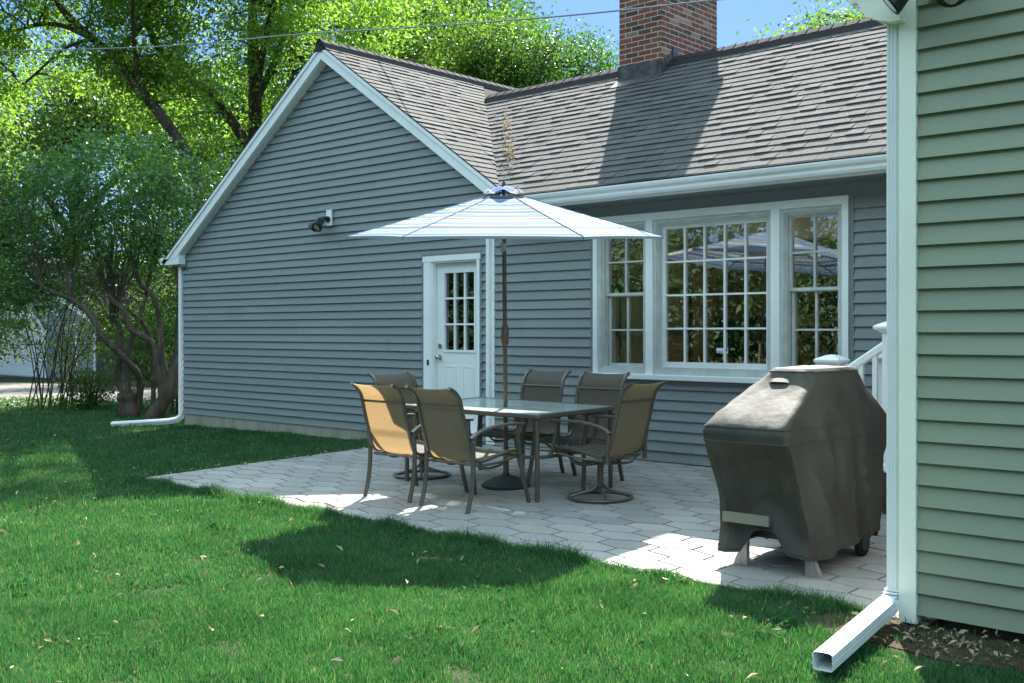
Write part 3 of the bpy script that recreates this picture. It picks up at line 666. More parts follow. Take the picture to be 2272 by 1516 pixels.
we.loft([gsec(b2), ins[0], ins[1]], True, False); we.build('downspout_extension', 'whitealu', wing)
ic = MB(); ic.add([b2 - d * .2 + (q - b2) * .95 for q in gsec(b2)], [tuple(range(26))]); ic.build('dark_pipe_plug', 'dark', wing)  # black sheet inside the pipe end stands for its unlit interior

# ------------------------------------------------------------------ flood lights
def floodlight(loc, label, heads, plate=True):
    t = thing('flood_light', loc, label, 'outdoor light', 'twin headed flood lights on the walls')
    x, y, z = loc
    p = MB(); p.bevbox(x - .055, x + .055, y - .03, y, z - .11, z + .11, .005); p.build('mounting_plate', 'white', t)
    p = MB(); p.tube([(x, y - .03, z - .02), (x, y - .055, z - .02)], .042, 16)
    for (dx, dy, dz), (hx, hy, hz) in heads: p.tube([(x, y - .05, z - .02), (x + dx * .6, y - .07 + dy * .5, z + .01), (x + dx, y - .06 + dy, z + dz)], .013, 8)
    p.build('bracket', 'dark', t, smooth=True)
    for (dx, dy, dz), h in heads:
        c = Vector((x + dx, y - .06 + dy, z + dz)); d = Vector(h).normalized(); p = MB()
        p.tube([c - d * .03, c, c + d * .05, c + d * .07, c + d * .16, c + d * .165, c + d * .155], [.018, .032, .034, .045, .072, .068, .064], 20, cap=True)
        hd = p.build('lamp_head', 'dark', t, smooth=True)
        p = MB(); p.tube([c + d * .12, c + d * .158, c + d * .163, c + d * .166], [.03, .060, .054, .02], 20); p.build('bulb', 'bulb', hd, smooth=True)
    return t
floodlight((-11.69, -.027, 2.91), 'black twin flood light on a white plate high on the gable wall', [((-.13, -.03, -.02), (-.62, -.25, -.70)), ((.0, -.07, -.05), (.18, -.75, -.62))])
floodlight((-1.93, -4.027, 3.07), 'black twin flood light cut off by the top edge above the corner board', [((-.05, -.08, -.04), (-.62, -.25, -.52)), ((.10, -.08, -.05), (.25, -.5, -.65))])

# ------------------------------------------------------------------ deck stairs
sd = thing('deck_stairs', (-3.3, -.9, 0), 'brown deck steps with white railing behind the covered grill', 'stairs')
def post(x, y, z0, z1, w_=.055):
    p = MB(); p.bevbox(x - w_, x + w_, y - w_, y + w_, z0, z1 - .05, .004); p.bevbox(x - w_ - .018, x + w_ + .018, y - w_ - .018, y + w_ + .018, z0, z0 + .03, .005); p.bevbox(x - w_ - .01, x + w_ + .01, y - w_ - .01, y + w_ + .01, z0 + .03, z0 + .06, .005)
    o = p.build('post', 'white', sd)
    p = MB(); c = MB()
    rr = []
    for q, h in ((.0, -.05), (.014, -.045), (.02, -.035), (.045, -.022), (.05, -.012), (.05, .0), (.035, .01), (.02, .018), (-.02, .035), (-.045, .04)):
        a = w_ + q; rr.append([(x - a, y - a, z1 + h), (x + a, y - a, z1 + h), (x + a, y + a, z1 + h), (x - a, y + a, z1 + h)])
    c.loft(rr, True, True); c.build('post_cap', 'white', o)
post(-3.75, -1.35, -.02, 1.13); post(-3.27, -1.35, .29, 1.39); post(-3.75, -.42, -.01, 1.14)
for y in (-1.35, -.42):
    rl = MB()
    rl.tube([(-3.72, y, .98), (-3.3, y, 1.26)], .03, flat=(.028, .032)); rl.build('handrail', 'white', sd); rl = MB(); rl.tube([(-3.72, y, .16), (-3.3, y, .42)], .03, flat=(.02, .026)); rl.build('bottom_rail', 'white', sd)
    rl = MB(); rl.tube([(-3.24, y, 1.28), (-2.2, y, 1.28)], .03, flat=(.028, .032)); rl.build('handrail', 'white', sd); rl = MB(); rl.tube([(-3.24, y, .40), (-2.2, y, .40)], .03, flat=(.02, .026)); rl.build('bottom_rail', 'white', sd)
for y in (-1.35, -.42):
    for x in (-3.62, -3.51, -3.40):
        b = MB(); z = .98 + (x + 3.72) / .42 * .28; b.bevbox(x - .018, x + .018, y - .018, y + .018, z - .8, z, .003); b.build('baluster', 'white', sd)
    for x in (-3.12, -3.0, -2.88, -2.76, -2.64):
        b = MB(); b.bevbox(x - .018, x + .018, y - .018, y + .018, .4, 1.27, .003); b.build('baluster', 'white', sd)
stp = MB(); stp.box(-3.35, -2.1, -1.40, -.36, .255, .29); stp.box(-3.62, -3.33, -1.40, -.36, .12, .15); stp.build('tread', 'brown', sd)
for z0_, z1_ in ((.04, .145), (.15, .253)):
    b = MB(); b.box(-3.33, -2.1, -1.395, -1.37, z0_, z1_); b.build('skirt_board', 'brown', sd)
b = MB(); b.box(-3.33, -3.30, -1.37, -.4, -.05, .25); b.box(-3.33, -2.15, -1.36, -.4, -.1, .03); b.build('stringer', 'brown', sd)

# ------------------------------------------------------------------ dining chairs
def sling_profile(n_back=12):
    """side profile (y, z) of seat and back, front edge of the seat first"""
    key = [(.285, .395), (.27, .425), (.22, .437), (.10, .425), (-.05, .400), (-.14, .385), (-.205, .392), (-.245, .425), (-.27, .48), (-.30, .60), (-.335, .73), (-.36, .84), (-.385, .905), (-.43, .955), (-.485, .985)]
    return key
def bez(pts, n=4):
    """Catmull-Rom through pts"""
    P = [Vector(p) for p in pts]; P = [P[0] * 2 - P[1]] + P + [P[-1] * 2 - P[-2]]; out = []
    for i in range(1, len(P) - 2):
        for k in range(n):
            t = k / n; a, b_, c, d = P[i - 1:i + 3]
            out.append(.5 * ((2 * b_) + (c - a) * t + (2 * a - 5 * b_ + 4 * c - d) * t * t + (3 * b_ - a - 3 * c + d) * t ** 3))
    out.append(P[-2]); return out
def make_chair(label, group, swivel=False):
    t = thing('dining_chair' if not swivel else 'swivel_chair', (0, 0, 0), label, 'chair', group)
    prof = bez([(0, y, z) for y, z in sling_profile()], 3); hw = .245
    s_ = MB(); rows = []
    for p in prof:
        rows.append([(hw * (k / 5 - 1), p.y, p.z - .012 * (1 - (k / 5 - 1) ** 2)) for k in range(11)])
    s_.loft(rows, False); s_.loft([[(a, b, c - .003) for a, b, c in r_] for r_ in rows], False)
    s_.build('sling', 'sling', t, smooth=True, local=True, angle=80)
    for sx in (-1, 1):
        r_ = MB(); r_.tube([(sx * (hw + .008), p.y, p.z) for p in prof], .013, flat=(.0135, .017), up=(1, 0, 0)); r_.build('side_rail', 'bronze', t, smooth=True, local=True)
    b = MB(); b.tube([(-hw, -.352, .84), (hw, -.352, .84)], .009); b.tube([(-hw, .262, .39), (hw, .262, .39)], .01); b.tube([(-hw - .03, -.215, .362), (hw + .03, -.215, .362)], .012); b.tube([(-hw - .03, -.17, .350), (hw + .03, -.17, .350)], .010)
    for sx in (-.13, 0, .13): b.box(sx - .018, sx + .018, -.23, -.16, .352, .364)
    for sx in (-1, 1):
        b.tube([(sx * (hw + .01), .26, .385), (sx * (hw + .012), .05, .355), (sx * (hw + .015), -.2, .352)], .011)
        b.tube(bez([(sx * (hw - .03), .20, .385), (sx * (hw - .04), .12, .325), (sx * (hw - .04), -.05, .315), (sx * (hw - .03), -.13, .35)], 4), .010)
    b.build('seat_frame', 'bronze', t, smooth=True, local=True)
    for sx in (-1, 1):
        a = MB(); pts = bez([(sx * (hw + .035), -.285, .575), (sx * (hw + .04), -.20, .622), (sx * (hw + .045), -.02, .655), (sx * (hw + .055), .16, .662), (sx * (hw + .06), .285, .652)], 4)
        a.tube(pts, .02, flat=(.024, .011), up=(0, 0, 1)); a.build('armrest', 'bronze', t, smooth=True, local=True)
        if not swivel:
            l_ = MB(); l_.tube(bez([(sx * (hw + .03), -.33, 0), (sx * (hw + .032), -.285, .16), (sx * (hw + .033), -.262, .34), (sx * (hw + .033), -.262, .48), (sx * (hw + .034), -.275, .545), (sx * (hw + .038), -.24, .595)], 4), .015, flat=(.013, .019), up=(1, 0, 0)); l_.build('leg', 'bronze', t, smooth=True, local=True)
            l_ = MB(); l_.tube(bez([(sx * (hw + .075), .325, 0), (sx * (hw + .055), .285, .20), (sx * (hw + .04), .262, .40), (sx * (hw + .05), .235, .56), (sx * (hw + .055), .24, .645)], 4), .015, flat=(.013, .019), up=(1, 0, 0)); l_.build('leg', 'bronze', t, smooth=True, local=True)
        else:
            l_ = MB(); l_.tube(bez([(sx * (hw + .033), -.262, .33), (sx * (hw + .033), -.262, .48), (sx * (hw + .034), -.275, .545), (sx * (hw + .038), -.24, .595)], 4), .015, flat=(.013, .019), up=(1, 0, 0)); l_.build('arm_post', 'bronze', t, smooth=True, local=True)
            l_ = MB(); l_.tube(bez([(sx * (hw + .055), .30, .36), (sx * (hw + .045), .275, .44), (sx * (hw + .05), .245, .56), (sx * (hw + .055), .24, .645)], 4), .015, flat=(.013, .019), up=(1, 0, 0)); l_.build('arm_post', 'bronze', t, smooth=True, local=True)
    if swivel:
        p = MB(); p.tube([(0, 0, .06), (0, 0, .31)], .026, 14); p.tube([(0, 0, .20), (0, 0, .215)], .031, 14); p.build('pedestal', 'bronze', t, smooth=True, local=True)
        p = MB(); rr = .265
        rings = []
        for k in range(49):
            a = 2 * math.pi * k / 48; c = Vector((math.cos(a), math.sin(a), 0))
            rings.append([c * (rr + .015 * math.cos(q)) + Vector((0, 0, .016 + .015 * math.sin(q))) for q in (2 * math.pi * j / 10 for j in range(10))])
        p.loft(rings, True); p.build('base_ring', 'bronze', t, smooth=True, local=True)
        for k in range(4):
            a = math.pi / 4 + k * math.pi / 2; c = Vector((math.cos(a), math.sin(a), 0)); p = MB()
            p.tube(bez([c * .02 + Vector((0, 0, .12)), c * .07 + Vector((0, 0, .075)), c * .16 + Vector((0, 0, .05)), c * .262 + Vector((0, 0, .02))], 4), .013); p.build('spoke', 'bronze', t, smooth=True, local=True)
        p = MB(); p.box(-.09, .09, -.11, .11, .305, .318)
        for sx in (-1, 1): p.tube(bez([(sx * .25, -.2, .352), (sx * .21, -.17, .30), (sx * .12, -.1, .29), (0, -.04, .30)], 4), .010); p.tube(bez([(sx * .22, .16, .355), (sx * .2, .1, .30), (sx * .1, .04, .29), (0, 0, .30)], 4), .010)
        p.build('rocker_spring', 'bronze', t, smooth=True, local=True)
    return t
def place(o, x, y, rz): o.location = (x, y, pz(y)); o.rotation_euler = (math.atan(.022) * math.cos(rz), -math.atan(.022) * math.sin(rz) * 0, rz)
GC = 'sling dining chairs around the glass table'
c1 = make_chair('sling chair with sunlit golden back at the near left of the table', GC); place(c1, -6.86, -2.91, R(1))
c2 = copy_tree(c1); c2['label'] = 'sling chair with shaded olive back in front of the umbrella pole'; place(c2, -6.12, -2.94, R(-2))
c3 = copy_tree(c1); c3['label'] = 'grey sling chair behind the table under the blank siding left of the window'; place(c3, -6.88, -1.52, R(180))
c4 = copy_tree(c1); c4['label'] = 'grey sling chair behind the table below the left window corner'; place(c4, -6.12, -1.58, R(181))
s1 = make_chair('swivel chair on a ring base at the left table end by the door', GC, True); place(s1, -7.56, -2.17, R(-90))
s2 = copy_tree(s1); s2['label'] = 'swivel chair on a ring base at the right table end nearest the grill'; place(s2, -5.44, -2.12, R(93))

# ------------------------------------------------------------------ table
tb = thing('dining_table', (-6.585, -2.045, -.045), 'rectangular patio table with pebbled glass top and bronze frame', 'table', rz=0)
A, B, C_, D = Vector((-7.475, -2.50, 0)), Vector((-5.705, -2.62, 0)), Vector((-5.67, -1.60, 0)), Vector((-7.44, -1.48, 0))
ctr = (A + B + C_ + D) / 4; ex = (B - A).normalized(); ey = (D - A).normalized(); HL, HW = .887, .51
tz = .672
def P_(u, v, z): return ctr + ex * u + ey * v + Vector((0, 0, z + .022 * v))
def rrect(hl, hw_, r_, z, n=6):
    out = []
    for cx_, cy_, a0 in ((hl - r_, hw_ - r_, 0), (-hl + r_, hw_ - r_, 90), (-hl + r_, -hw_ + r_, 180), (hl - r_, -hw_ + r_, 270)):
        for k in range(n + 1):
            a = R(a0 + 90 * k / n); out.append((cx_ + r_ * math.cos(a), cy_ + r_ * math.sin(a), z))
    return out
def ringtube(mb, hl, hw_, r_, z, sec):
    base = rrect(hl, hw_, r_, z); n = len(base); rings = []
    for i, (u, v, zz) in enumerate(base + base[:1]):
        p0, p1 = base[(i - 1) % n], base[(i + 1) % n]; d = Vector((p1[0] - p0[0], p1[1] - p0[1], 0)).normalized(); nn = Vector((d.y, -d.x, 0))
        rings.append([P_(u + nn.x * a, v + nn.y * a, zz + b) for a, b in sec])
    mb.loft(rings, True)
tt = MB(); ringtube(tt, HL, HW, .035, tz, [(-.012, .006), (.0, .009), (.012, .006), (.016, -.006), (.014, -.026), (.0, -.034), (-.03, -.034), (-.03, -.026), (-.012, -.022)]); tt.build('table_frame', 'bronze', tb, smooth=True)
gt_ = MB(); gt_.loft([[P_(*q) for q in rrect(HL - .006, HW - .006, .03, z)] for z in (tz - .001, tz + .004)], True, True); gt_.build('glass_top', 'tglass', tb)
for u in (-1, 1):
    for v in (-1, 1):
        g_ = P_(u * (HL - .03), v * (HW - .03), 0); z0_ = pz(g_.y); lg = MB(); lg.tube([(g_.x, g_.y, z0_), (g_.x, g_.y, tz - .03)], .02, flat=(.018, .018), up=(0, 1, 0)); lg.build('leg', 'bronze', tb, smooth=True)
tt = MB(); ringtube(tt, HL - .035, HW - .035, .16, .315, [(-.010, .014), (.010, .014), (.013, .0), (.010, -.014), (-.010, -.014), (-.013, 0)])
for v in (-.09, .09): tt.tube([P_(-HL + .05, v, .315), P_(HL - .05, v, .315)], .004, 6)
tt.build('stretcher_frame', 'bronze', tb, smooth=True)

# ------------------------------------------------------------------ umbrella
UX, UY = -6.49, -2.14; TX, TY = -6.37, -2.30
um = thing('patio_umbrella', (UX, UY, -.05), 'blue and white striped market umbrella open over the table', 'umbrella')
def pp_(z): t = z / 2.65; return (UX + (TX - UX) * t, UY + (TY - UY) * t, z)
po = MB(); po.tube([pp_(.02), pp_(2.07)], .019, 14); po.tube([pp_(2.13), pp_(2.62)], .018, 14); po.build('pole', 'pole', um, smooth=True)
po = MB(); po.tube([pp_(2.05), pp_(2.14)], .0165, 12); po.box(TX - .02, TX - .012, TY - .022, TY + .022, 2.055, 2.135); po.build('tilt_joint', 'steel', um, smooth=True)
po = MB(); po.tube([pp_(1.22), pp_(1.25), pp_(1.31), pp_(1.38), pp_(1.415)], [.022, .03, .036, .034, .024], 14); po.tube([(UX - .0, UY - .0, 1.335), (UX + .035, UY - .045, 1.335)], .018, 12); po.tube([(UX + .03, UY - .03, 1.24), (UX + .05, UY - .045, 1.24)], .007, 8); po.tube([(UX + .05, UY - .03, 1.25), (UX + .05, UY - .062, 1.25)], .009, 8)
ck = po.build('crank_housing', 'pole', um, smooth=True)
po = MB(); po.tube([(UX + .033, UY - .043, 1.335), (UX + .038, UY - .049, 1.335)], .013, 12); po.build('crank_bolt', 'chrome', ck, smooth=True)
view = math.atan2(CAM.y - UY, CAM.x - UX)
UR = 1.40; base_a = view + R(26)
tips = [base_a + k * math.pi / 3 for k in range(6)]
def cz(f): return 2.60 - .41 * f ** .93       # height along a rib; f = share of the radius
f0 = .115
can = MB(); uvs = []
NF, NS = 22, 12
for k in range(6):
    a0, a1 = tips[k], tips[(k + 1) % 6] + (2 * math.pi if k == 5 else 0)
    rows = []
    for i in range(NF + 1):
        f = f0 + (1 - f0) * i / NF; row = []
        for j in range(NS + 1):
            s_ = j / NS; p0 = Vector((math.cos(a0), math.sin(a0), 0)) * UR * f; p1 = Vector((math.cos(a1), math.sin(a1), 0)) * UR * f
            p = p0.lerp(p1, s_); sag = 4 * s_ * (1 - s_)
            p *= 1 - .035 * sag * f; zz = cz(f) - .030 * sag * f * (1.2 - f) + .012 * sag * f * f
            row.append(Vector((TX + p.x, TY + p.y, zz)))
        rows.append(row)
    rows.append([p + Vector((0, 0, -.022)) for p in rows[-1]])
    st_ = len(can.f); can.loft(rows, False)
    for i in range(NF + 1):
        for j in range(NS):
            a, b = (f0 + (1 - f0) * min(i, NF) / NF), (f0 + (1 - f0) * min(i + 1, NF) / NF)
            if i == NF: a = b = 1.02
            uvs += [(a, 0), (a, 1), (b, 1), (b, 0)]
co = can.build('canopy', 'canvas', um, smooth=True, angle=25)
ul = co.data.uv_layers.new(name='UVMap')
fl_ = [x for f, q in zip(co.data.polygons, range(len(co.data.polygons))) for x in uvs[q * 4:q * 4 + 4]]
ul.data.foreach_set('uv', np.array(fl_, dtype=np.float32).ravel())
se = MB()
for a in tips: se.tube([(TX + math.cos(a) * UR * f, TY + math.sin(a) * UR * f, cz(f) + .003) for f in [f0 + (1 - f0) * i / 10 for i in range(11)]], .0028, 5)
M['seam'] = mat('seam_tape', (0.070, 0.140, 0.231), .8); se.build('seam', 'seam', co)
# vent cap with lifted scallops
for k in range(6):
    a0, a1 = tips[k], tips[k] + math.pi / 3; v = MB(); rows = []
    for i, (f, h) in enumerate(((.0, 2.640), (.04, 2.628), (.08, 2.600), (.115, 2.572), (.135, 2.562))):
        row = []
        for j in range(9):
            s_ = j / 8; p = Vector((math.cos(a0), math.sin(a0), 0)).lerp(Vector((math.cos(a1), math.sin(a1), 0)), s_) * UR * f
            row.append((TX + p.x, TY + p.y, h + (.042 * math.sin(math.pi * s_) ** 2 * (f / .135) ** 3)))
        rows.append(row)
    v.loft(rows, False); o = v.build('vent_flap', 'canvas', um, smooth=True, angle=60)
    ul = o.data.uv_layers.new(name='UVMap'); ul.data.foreach_set('uv', np.array([(x, 0) for p in o.data.polygons for x in ((.32, .31, .32, .02)[min(3, p.index // 8)],) * 4], dtype=np.float32).ravel())
v = MB(); v.tube([(TX, TY, 2.62), (TX, TY, 2.66), (TX, TY, 2.675)], [.02, .016, .006], 10); v.build('finial', 'dark', um, smooth=True)
for a in tips:
    d = Vector((math.cos(a), math.sin(a), 0)); r_ = MB()
    r_.tube([Vector((TX, TY, cz(f) - .012)) + d * UR * f for f in (.02, .3, .6, .85, 1.0)], .006, 6); rb = r_.build('rib', 'pole', um)
    r_ = MB(); r_.tube([Vector((TX, TY, 2.24)) + d * .03, Vector((TX, TY, cz(.5) - .02)) + d * UR * .5], .005, 6); r_.build('strut', 'pole', rb)
r_ = MB(); TILT = [o_ for o_ in scn.objects if o_.parent is um and o_.name.split('.')[0] in ('canopy', 'vent_flap', 'finial', 'rib')]
TILT += [o_ for o_ in scn.objects if o_.parent in TILT]
vh = Vector((CAM.x - UX, CAM.y - UY, 0)).normalized(); cc = Vector((TX, TY, 2.24))
TM = Matrix.Translation(cc) @ Matrix.Rotation(R(5.2), 4, Vector((0, 0, 1)).cross(vh)) @ Matrix.Translation(-cc)
for o_ in TILT: o_.data.transform(TM)
r_.tube([(TX, TY, 2.21), (TX, TY, 2.26)], .035, 12); r_.build('hub', 'dark', um, smooth=True)
ub = thing('umbrella_base', (UX, UY, pz(UY)), 'grey domed cast base holding the umbrella pole under the table', 'umbrella base')
b = MB(); zb = pz(UY); b.lathe([(.0, zb + .0), (.215, zb), (.222, zb + .008), (.222, zb + .022), (.21, zb + .03), (.17, zb + .055), (.11, zb + .085), (.06, zb + .10), (.035, zb + .105), (.033, zb + .12)], (UX, UY, 0), 40); b.build('base_dome', 'cast', ub, smooth=True)
b = MB(); b.lathe([(.026, zb + .1), (.026, zb + .36), (.022, zb + .365)], (UX, UY, 0), 20); b.build('pole_sleeve', 'pole', ub, smooth=True)

# ------------------------------------------------------------------ covered grill
gr = thing('covered_grill', (-3.15, -3.05, -.07), 'barbecue grill under a dark grey cover on the patio', 'grill')
def sstep(a, b, x): t = max(0, min(1, (x - a) / (b - a))); return t * t * (3 - 2 * t)
NL, NA = 56, 144
gz0 = -.0
def cover_ring(z):
    """half extents as (x0,x1,y0,y1,cornerradius) at height z"""
    key = [(1.125, -3.235, -2.985, -3.26, -2.66, .03), (1.105, -3.255, -2.965, -3.285, -2.62, .05), (1.04, -3.31, -2.945, -3.335, -2.56, .06), (.95, -3.38, -2.925, -3.47, -2.47, .05), (.84, -3.44, -2.91, -3.64, -2.34, .04), (.79, -3.462, -2.905, -3.70, -2.28, .035),
           (.75, -3.470, -2.90, -3.715, -2.26, .03), (.69, -3.468, -2.895, -3.70, -2.27, .035), (.55, -3.455, -2.89, -3.655, -2.36, .04), (.35, -3.43, -2.875, -3.60, -2.48, .045), (.15, -3.42, -2.855, -3.56, -2.55, .05), (.03, -3.43, -2.845, -3.56, -2.57, .055)]
    for i in range(len(key) - 1):
        a, b_ = key[i], key[i + 1]
        if a[0] >= z >= b_[0]:
            t = (a[0] - z) / (a[0] - b_[0]); return [a[q] * (1 - t) + b_[q] * t for q in range(1, 6)]
    return list(key[-1][1:])
def rr_param(x0, x1, y0, y1, r_, s_):
    W, H = x1 - x0 - 2 * r_, y1 - y0 - 2 * r_; q = math.pi * r_ / 2
    segs = [('l', H), ('c', q), ('l', W), ('c', q), ('l', H), ('c', q), ('l', W), ('c', q)]
    frac = s_ * 8 % 8; i = int(frac); f = frac - i
    cor = [(x1 - r_, y0 + r_, -90), (x1 - r_, y1 - r_, 0), (x0 + r_, y1 - r_, 90), (x0 + r_, y0 + r_, 180)]
    if i % 2 == 1:
        c = cor[((i + 1) // 2) % 4]; a = R(c[2] + 90 * f); return (c[0] + r_ * math.cos(a), c[1] + r_ * math.sin(a), math.cos(a), math.sin(a))
    k = i // 2
    if k == 0: return (x1, y0 + r_ + H * f, 1, 0)
    if k == 1: return (x1 - r_ - W * f, y1, 0, 1)
    if k == 2: return (x0, y1 - r_ - H * f, -1, 0)
    return (x0 + r_ + W * f, y0, 0, -1)
# sides get most of the samples, corners a few
svals = []
for i in range(8):
    n_ = 30 if i in (0, 4) else (22 if i in (2, 6) else 7)
    svals += [(i + k / n_) / 8 for k in range(n_)]
cv = MB(); rings = []
zs = [1.125, 1.118, 1.105, 1.08, 1.05, 1.01, .97, .93, .89, .86, .835, .81, .795, .785, .775, .765, .75, .735, .72] + [.70 - .67 * i / 34 for i in range(35)]
def crease(v): return 1 - abs(math.sin(v)) ** .7
for z in zs:
    ext_ = cover_ring(z); ring_ = []
    for s_ in svals:
        x, y, nx_, ny_ = rr_param(*ext_, s_)
        dn = sstep(.80, .15, z)
        w_ = 0; yf = y + 3.5; q = (x - ext_[0]) / (ext_[1] - ext_[0])
        if nx_ > .2:
            # long vertical folds hanging from the hood, widening to the hem
            for y0, k_, wd_, am in ((.10, .05, .035, .040), (.27, -.10, .022, .026), (.44, .06, .03, .030), (.62, -.12, .02, .022), (.76, -.05, .025, .030), (.93, .10, .035, .038)):
                w_ += 1.25 * am * sstep(1.08, .35, z) * math.exp(-abs((yf - y0 - k_ * (.8 - z)) / (wd_ * (1 + .8 * dn))) ** 1.2)
            # pull from the shelf corner down towards the leg
            w_ -= .045 * math.exp(-((yf - (-.02) - (.80 - z) * .55) / .05) ** 2) * sstep(.86, .66, z) * sstep(.12, .45, z)
            w_ += .030 * math.exp(-((yf - .16 - (.80 - z) * .35) / .05) ** 2) * sstep(.9, .7, z)
        if nx_ < -.2: w_ += .015 * dn * math.sin(yf * 14)
        if ny_ < -.5:
            w_ -= .11 * sstep(.73, .52, z) * math.sin(math.pi * max(0, min(1, q))) ** .5 * sstep(.0, .25, z)
            w_ += .006 * math.sin(q * 19) * dn
            w_ += .010 * math.exp(-((z - .70) / .015) ** 2)
        if ny_ > .5: w_ += .012 * dn * math.sin(x * 26)
        w_ += .008 * mnoise.noise(Vector((x * 5, y * 5, z * 4))) + .007 * (.35 - abs(mnoise.noise(Vector((x * 7 + z * 2, y * 7 + z * 3, z * 5))))) * 2 + .003 * (.3 - abs(mnoise.noise(Vector((x * 19, y * 19, z * 12)))))
        # wrinkles on the sloping shoulder
        w_ += .006 * sstep(.8, .9, z) * sstep(1.1, 1.0, z) * math.sin(yf * 30 + z * 40)
        if z < .35:
            for cx_, cy_, am in ((ext_[0], ext_[2], .055), (ext_[1], ext_[2], .02)):
                dd = math.hypot(x - cx_, y - cy_); w_ += am * math.exp(-(dd / .09) ** 2) * (1 - z / .35)
        hem = .035 + .02 * mnoise.noise(Vector((x * 4, y * 4, 3)))
        if ny_ < -.5: hem += .13 * math.exp(-((q - .52) / .20) ** 4)
        if nx_ > .5: hem += .06 * max(0, yf) - .01
        if ny_ < -.5 and q < .25: hem -= .02
        hz = z if z >= .70 else hem + (z - .03) * (.70 - hem) / .67
        ring_.append((x + nx_ * w_, y + ny_ * w_, hz))
    rings.append(ring_)
rings = rings[::-1]
cv.loft(rings, True)
topc = rings[-1]; cxm = sum(p[0] for p in topc) / len(topc); cym = sum(p[1] for p in topc) / len(topc)
for q in (.6, .2): 
    nr = [(cxm + (p[0] - cxm) * q, cym + (p[1] - cym) * q, 1.125 + .012 * (1 - q) + .006 * mnoise.noise(Vector((p[0] * 9, p[1] * 9, q)))) for p in topc]
    cv.loft([topc if q == .6 else last, nr], True); last = nr
cv.add(last, [tuple(range(len(last)))])
cvo = cv.build('cover', 'cover', gr, smooth=True, angle=40)
def seamline(ri, off=.002):
    ring_ = rings[ri]; c_ = Vector((cxm, cym, 0)); pts = []
    for p in ring_ + ring_[:1]:
        d_ = (Vector((p[0], p[1], 0)) - c_).normalized(); pts.append(Vector(p) + d_ * off)
    q = MB(); q.tube(pts, .0035, 5, cap=False); q.build('seam', 'cover', cvo, smooth=True)
seamline(len(zs) - 1 - 13); seamline(len(zs) - 1 - 2); seamline(len(zs) - 1 - 19); seamline(1)
h = MB(); pts = bez([(-3.21, -3.335, 1.052), (-3.19, -3.338, 1.064), (-3.14, -3.34, 1.066), (-3.09, -3.338, 1.064), (-3.06, -3.335, 1.052)], 4)
h.tube([(p[0], p[1] , p[2] - .012) for p in pts], .02, flat=(.022, .003), up=(0, -.5, .8)); h.build('handle_flap', 'cover', cvo, smooth=True)
h = MB(); h.box(-3.385, -3.08, -3.60, -3.58, .205, .265); M['bar'] = mat('shelf_metal', (.20, .20, .155), .5, .4); h.build('shelf_bar', 'bar', gr)
h = MB(); h.box(-3.38, -2.95, -3.42, -2.7, .10, .6); h.build('cabinet', 'dark', gr)
M['gleg'] = mat('grill_leg_metal', (.36, .34, .33), .4, .5, metal=.5)
for x, s_ in ((-3.31, -1), (-2.885, 1)):
    h = MB(); y = -3.46; z0_ = pz(y); h.bevbox(x - .022, x + .022, y - .02, y + .02, z0_, .2, .003)
    h.prism([(x + s_ * .022, y - .018, z0_), (x + s_ * .075, y - .018, z0_), (x + s_ * .022, y - .018, z0_ + .12)], (0, .036, 0)); h.build('leg', 'gleg', gr)
for x in (-2.87, -3.40):
    h = MB(); y = -2.78; z0_ = pz(y); h.tube([(x - .02, y, z0_ + .085), (x - .014, y, z0_ + .085), (x + .014, y, z0_ + .085), (x + .02, y, z0_ + .085)], [.07, .085, .085, .07], 28); wh = h.build('wheel', 'rubber', gr, smooth=True)
    h = MB(); h.tube([(x - .025, y, z0_ + .085), (x + .025, y, z0_ + .085)], .05, 20); h.build('hub', 'dark', wh, smooth=True)

# ------------------------------------------------------------------ furniture inside the room
sf = thing('shelf_unit', (-8.2, 2.3, .3), 'dark metal shelf unit against the beige wall inside the picture window', 'shelf')
for x, y in ((-8.35, 1.6), (-8.35, 3.2), (-7.95, 1.6), (-7.95, 3.2)):
    b = MB(); b.box(x - .02, x + .02, y - .02, y + .02, .3, 1.95); b.build('upright', 'dark', sf)
for z in (.7, 1.3, 1.88): b = MB(); b.box(-8.38, -7.92, 1.55, 3.25, z, z + .06); b.build('shelf_board', 'dark', sf)
tv = thing('monitor', (-5.75, .75, 1.0), 'back of a dark monitor standing behind the picture window', 'monitor')
b = MB(); b.bevbox(-6.05, -5.22, .70, .74, 1.08, 1.50, .01); b.bevbox(-5.8, -5.5, .66, .70, 1.15, 1.38, .01); b.build('screen_case', 'dark', tv); b = MB(); b.box(-5.68, -5.6, .71, .74, .96, 1.1); b.box(-5.8, -5.45, .62, .84, .95, .965); b.build('stand', 'dark', tv)
dk = thing('desk', (-5.8, .75, .3), 'low dark desk under the monitor inside the window', 'desk')
b = MB(); b.box(-6.9, -4.6, .35, 1.15, .90, .945); b.build('desk_top', 'brown', dk)
for x, y in ((-6.85, .4), (-6.85, 1.1), (-4.65, .4), (-4.65, 1.1)): b = MB(); b.box(x - .03, x + .03, y - .03, y + .03, .3, .9); b.build('leg', 'brown', dk)

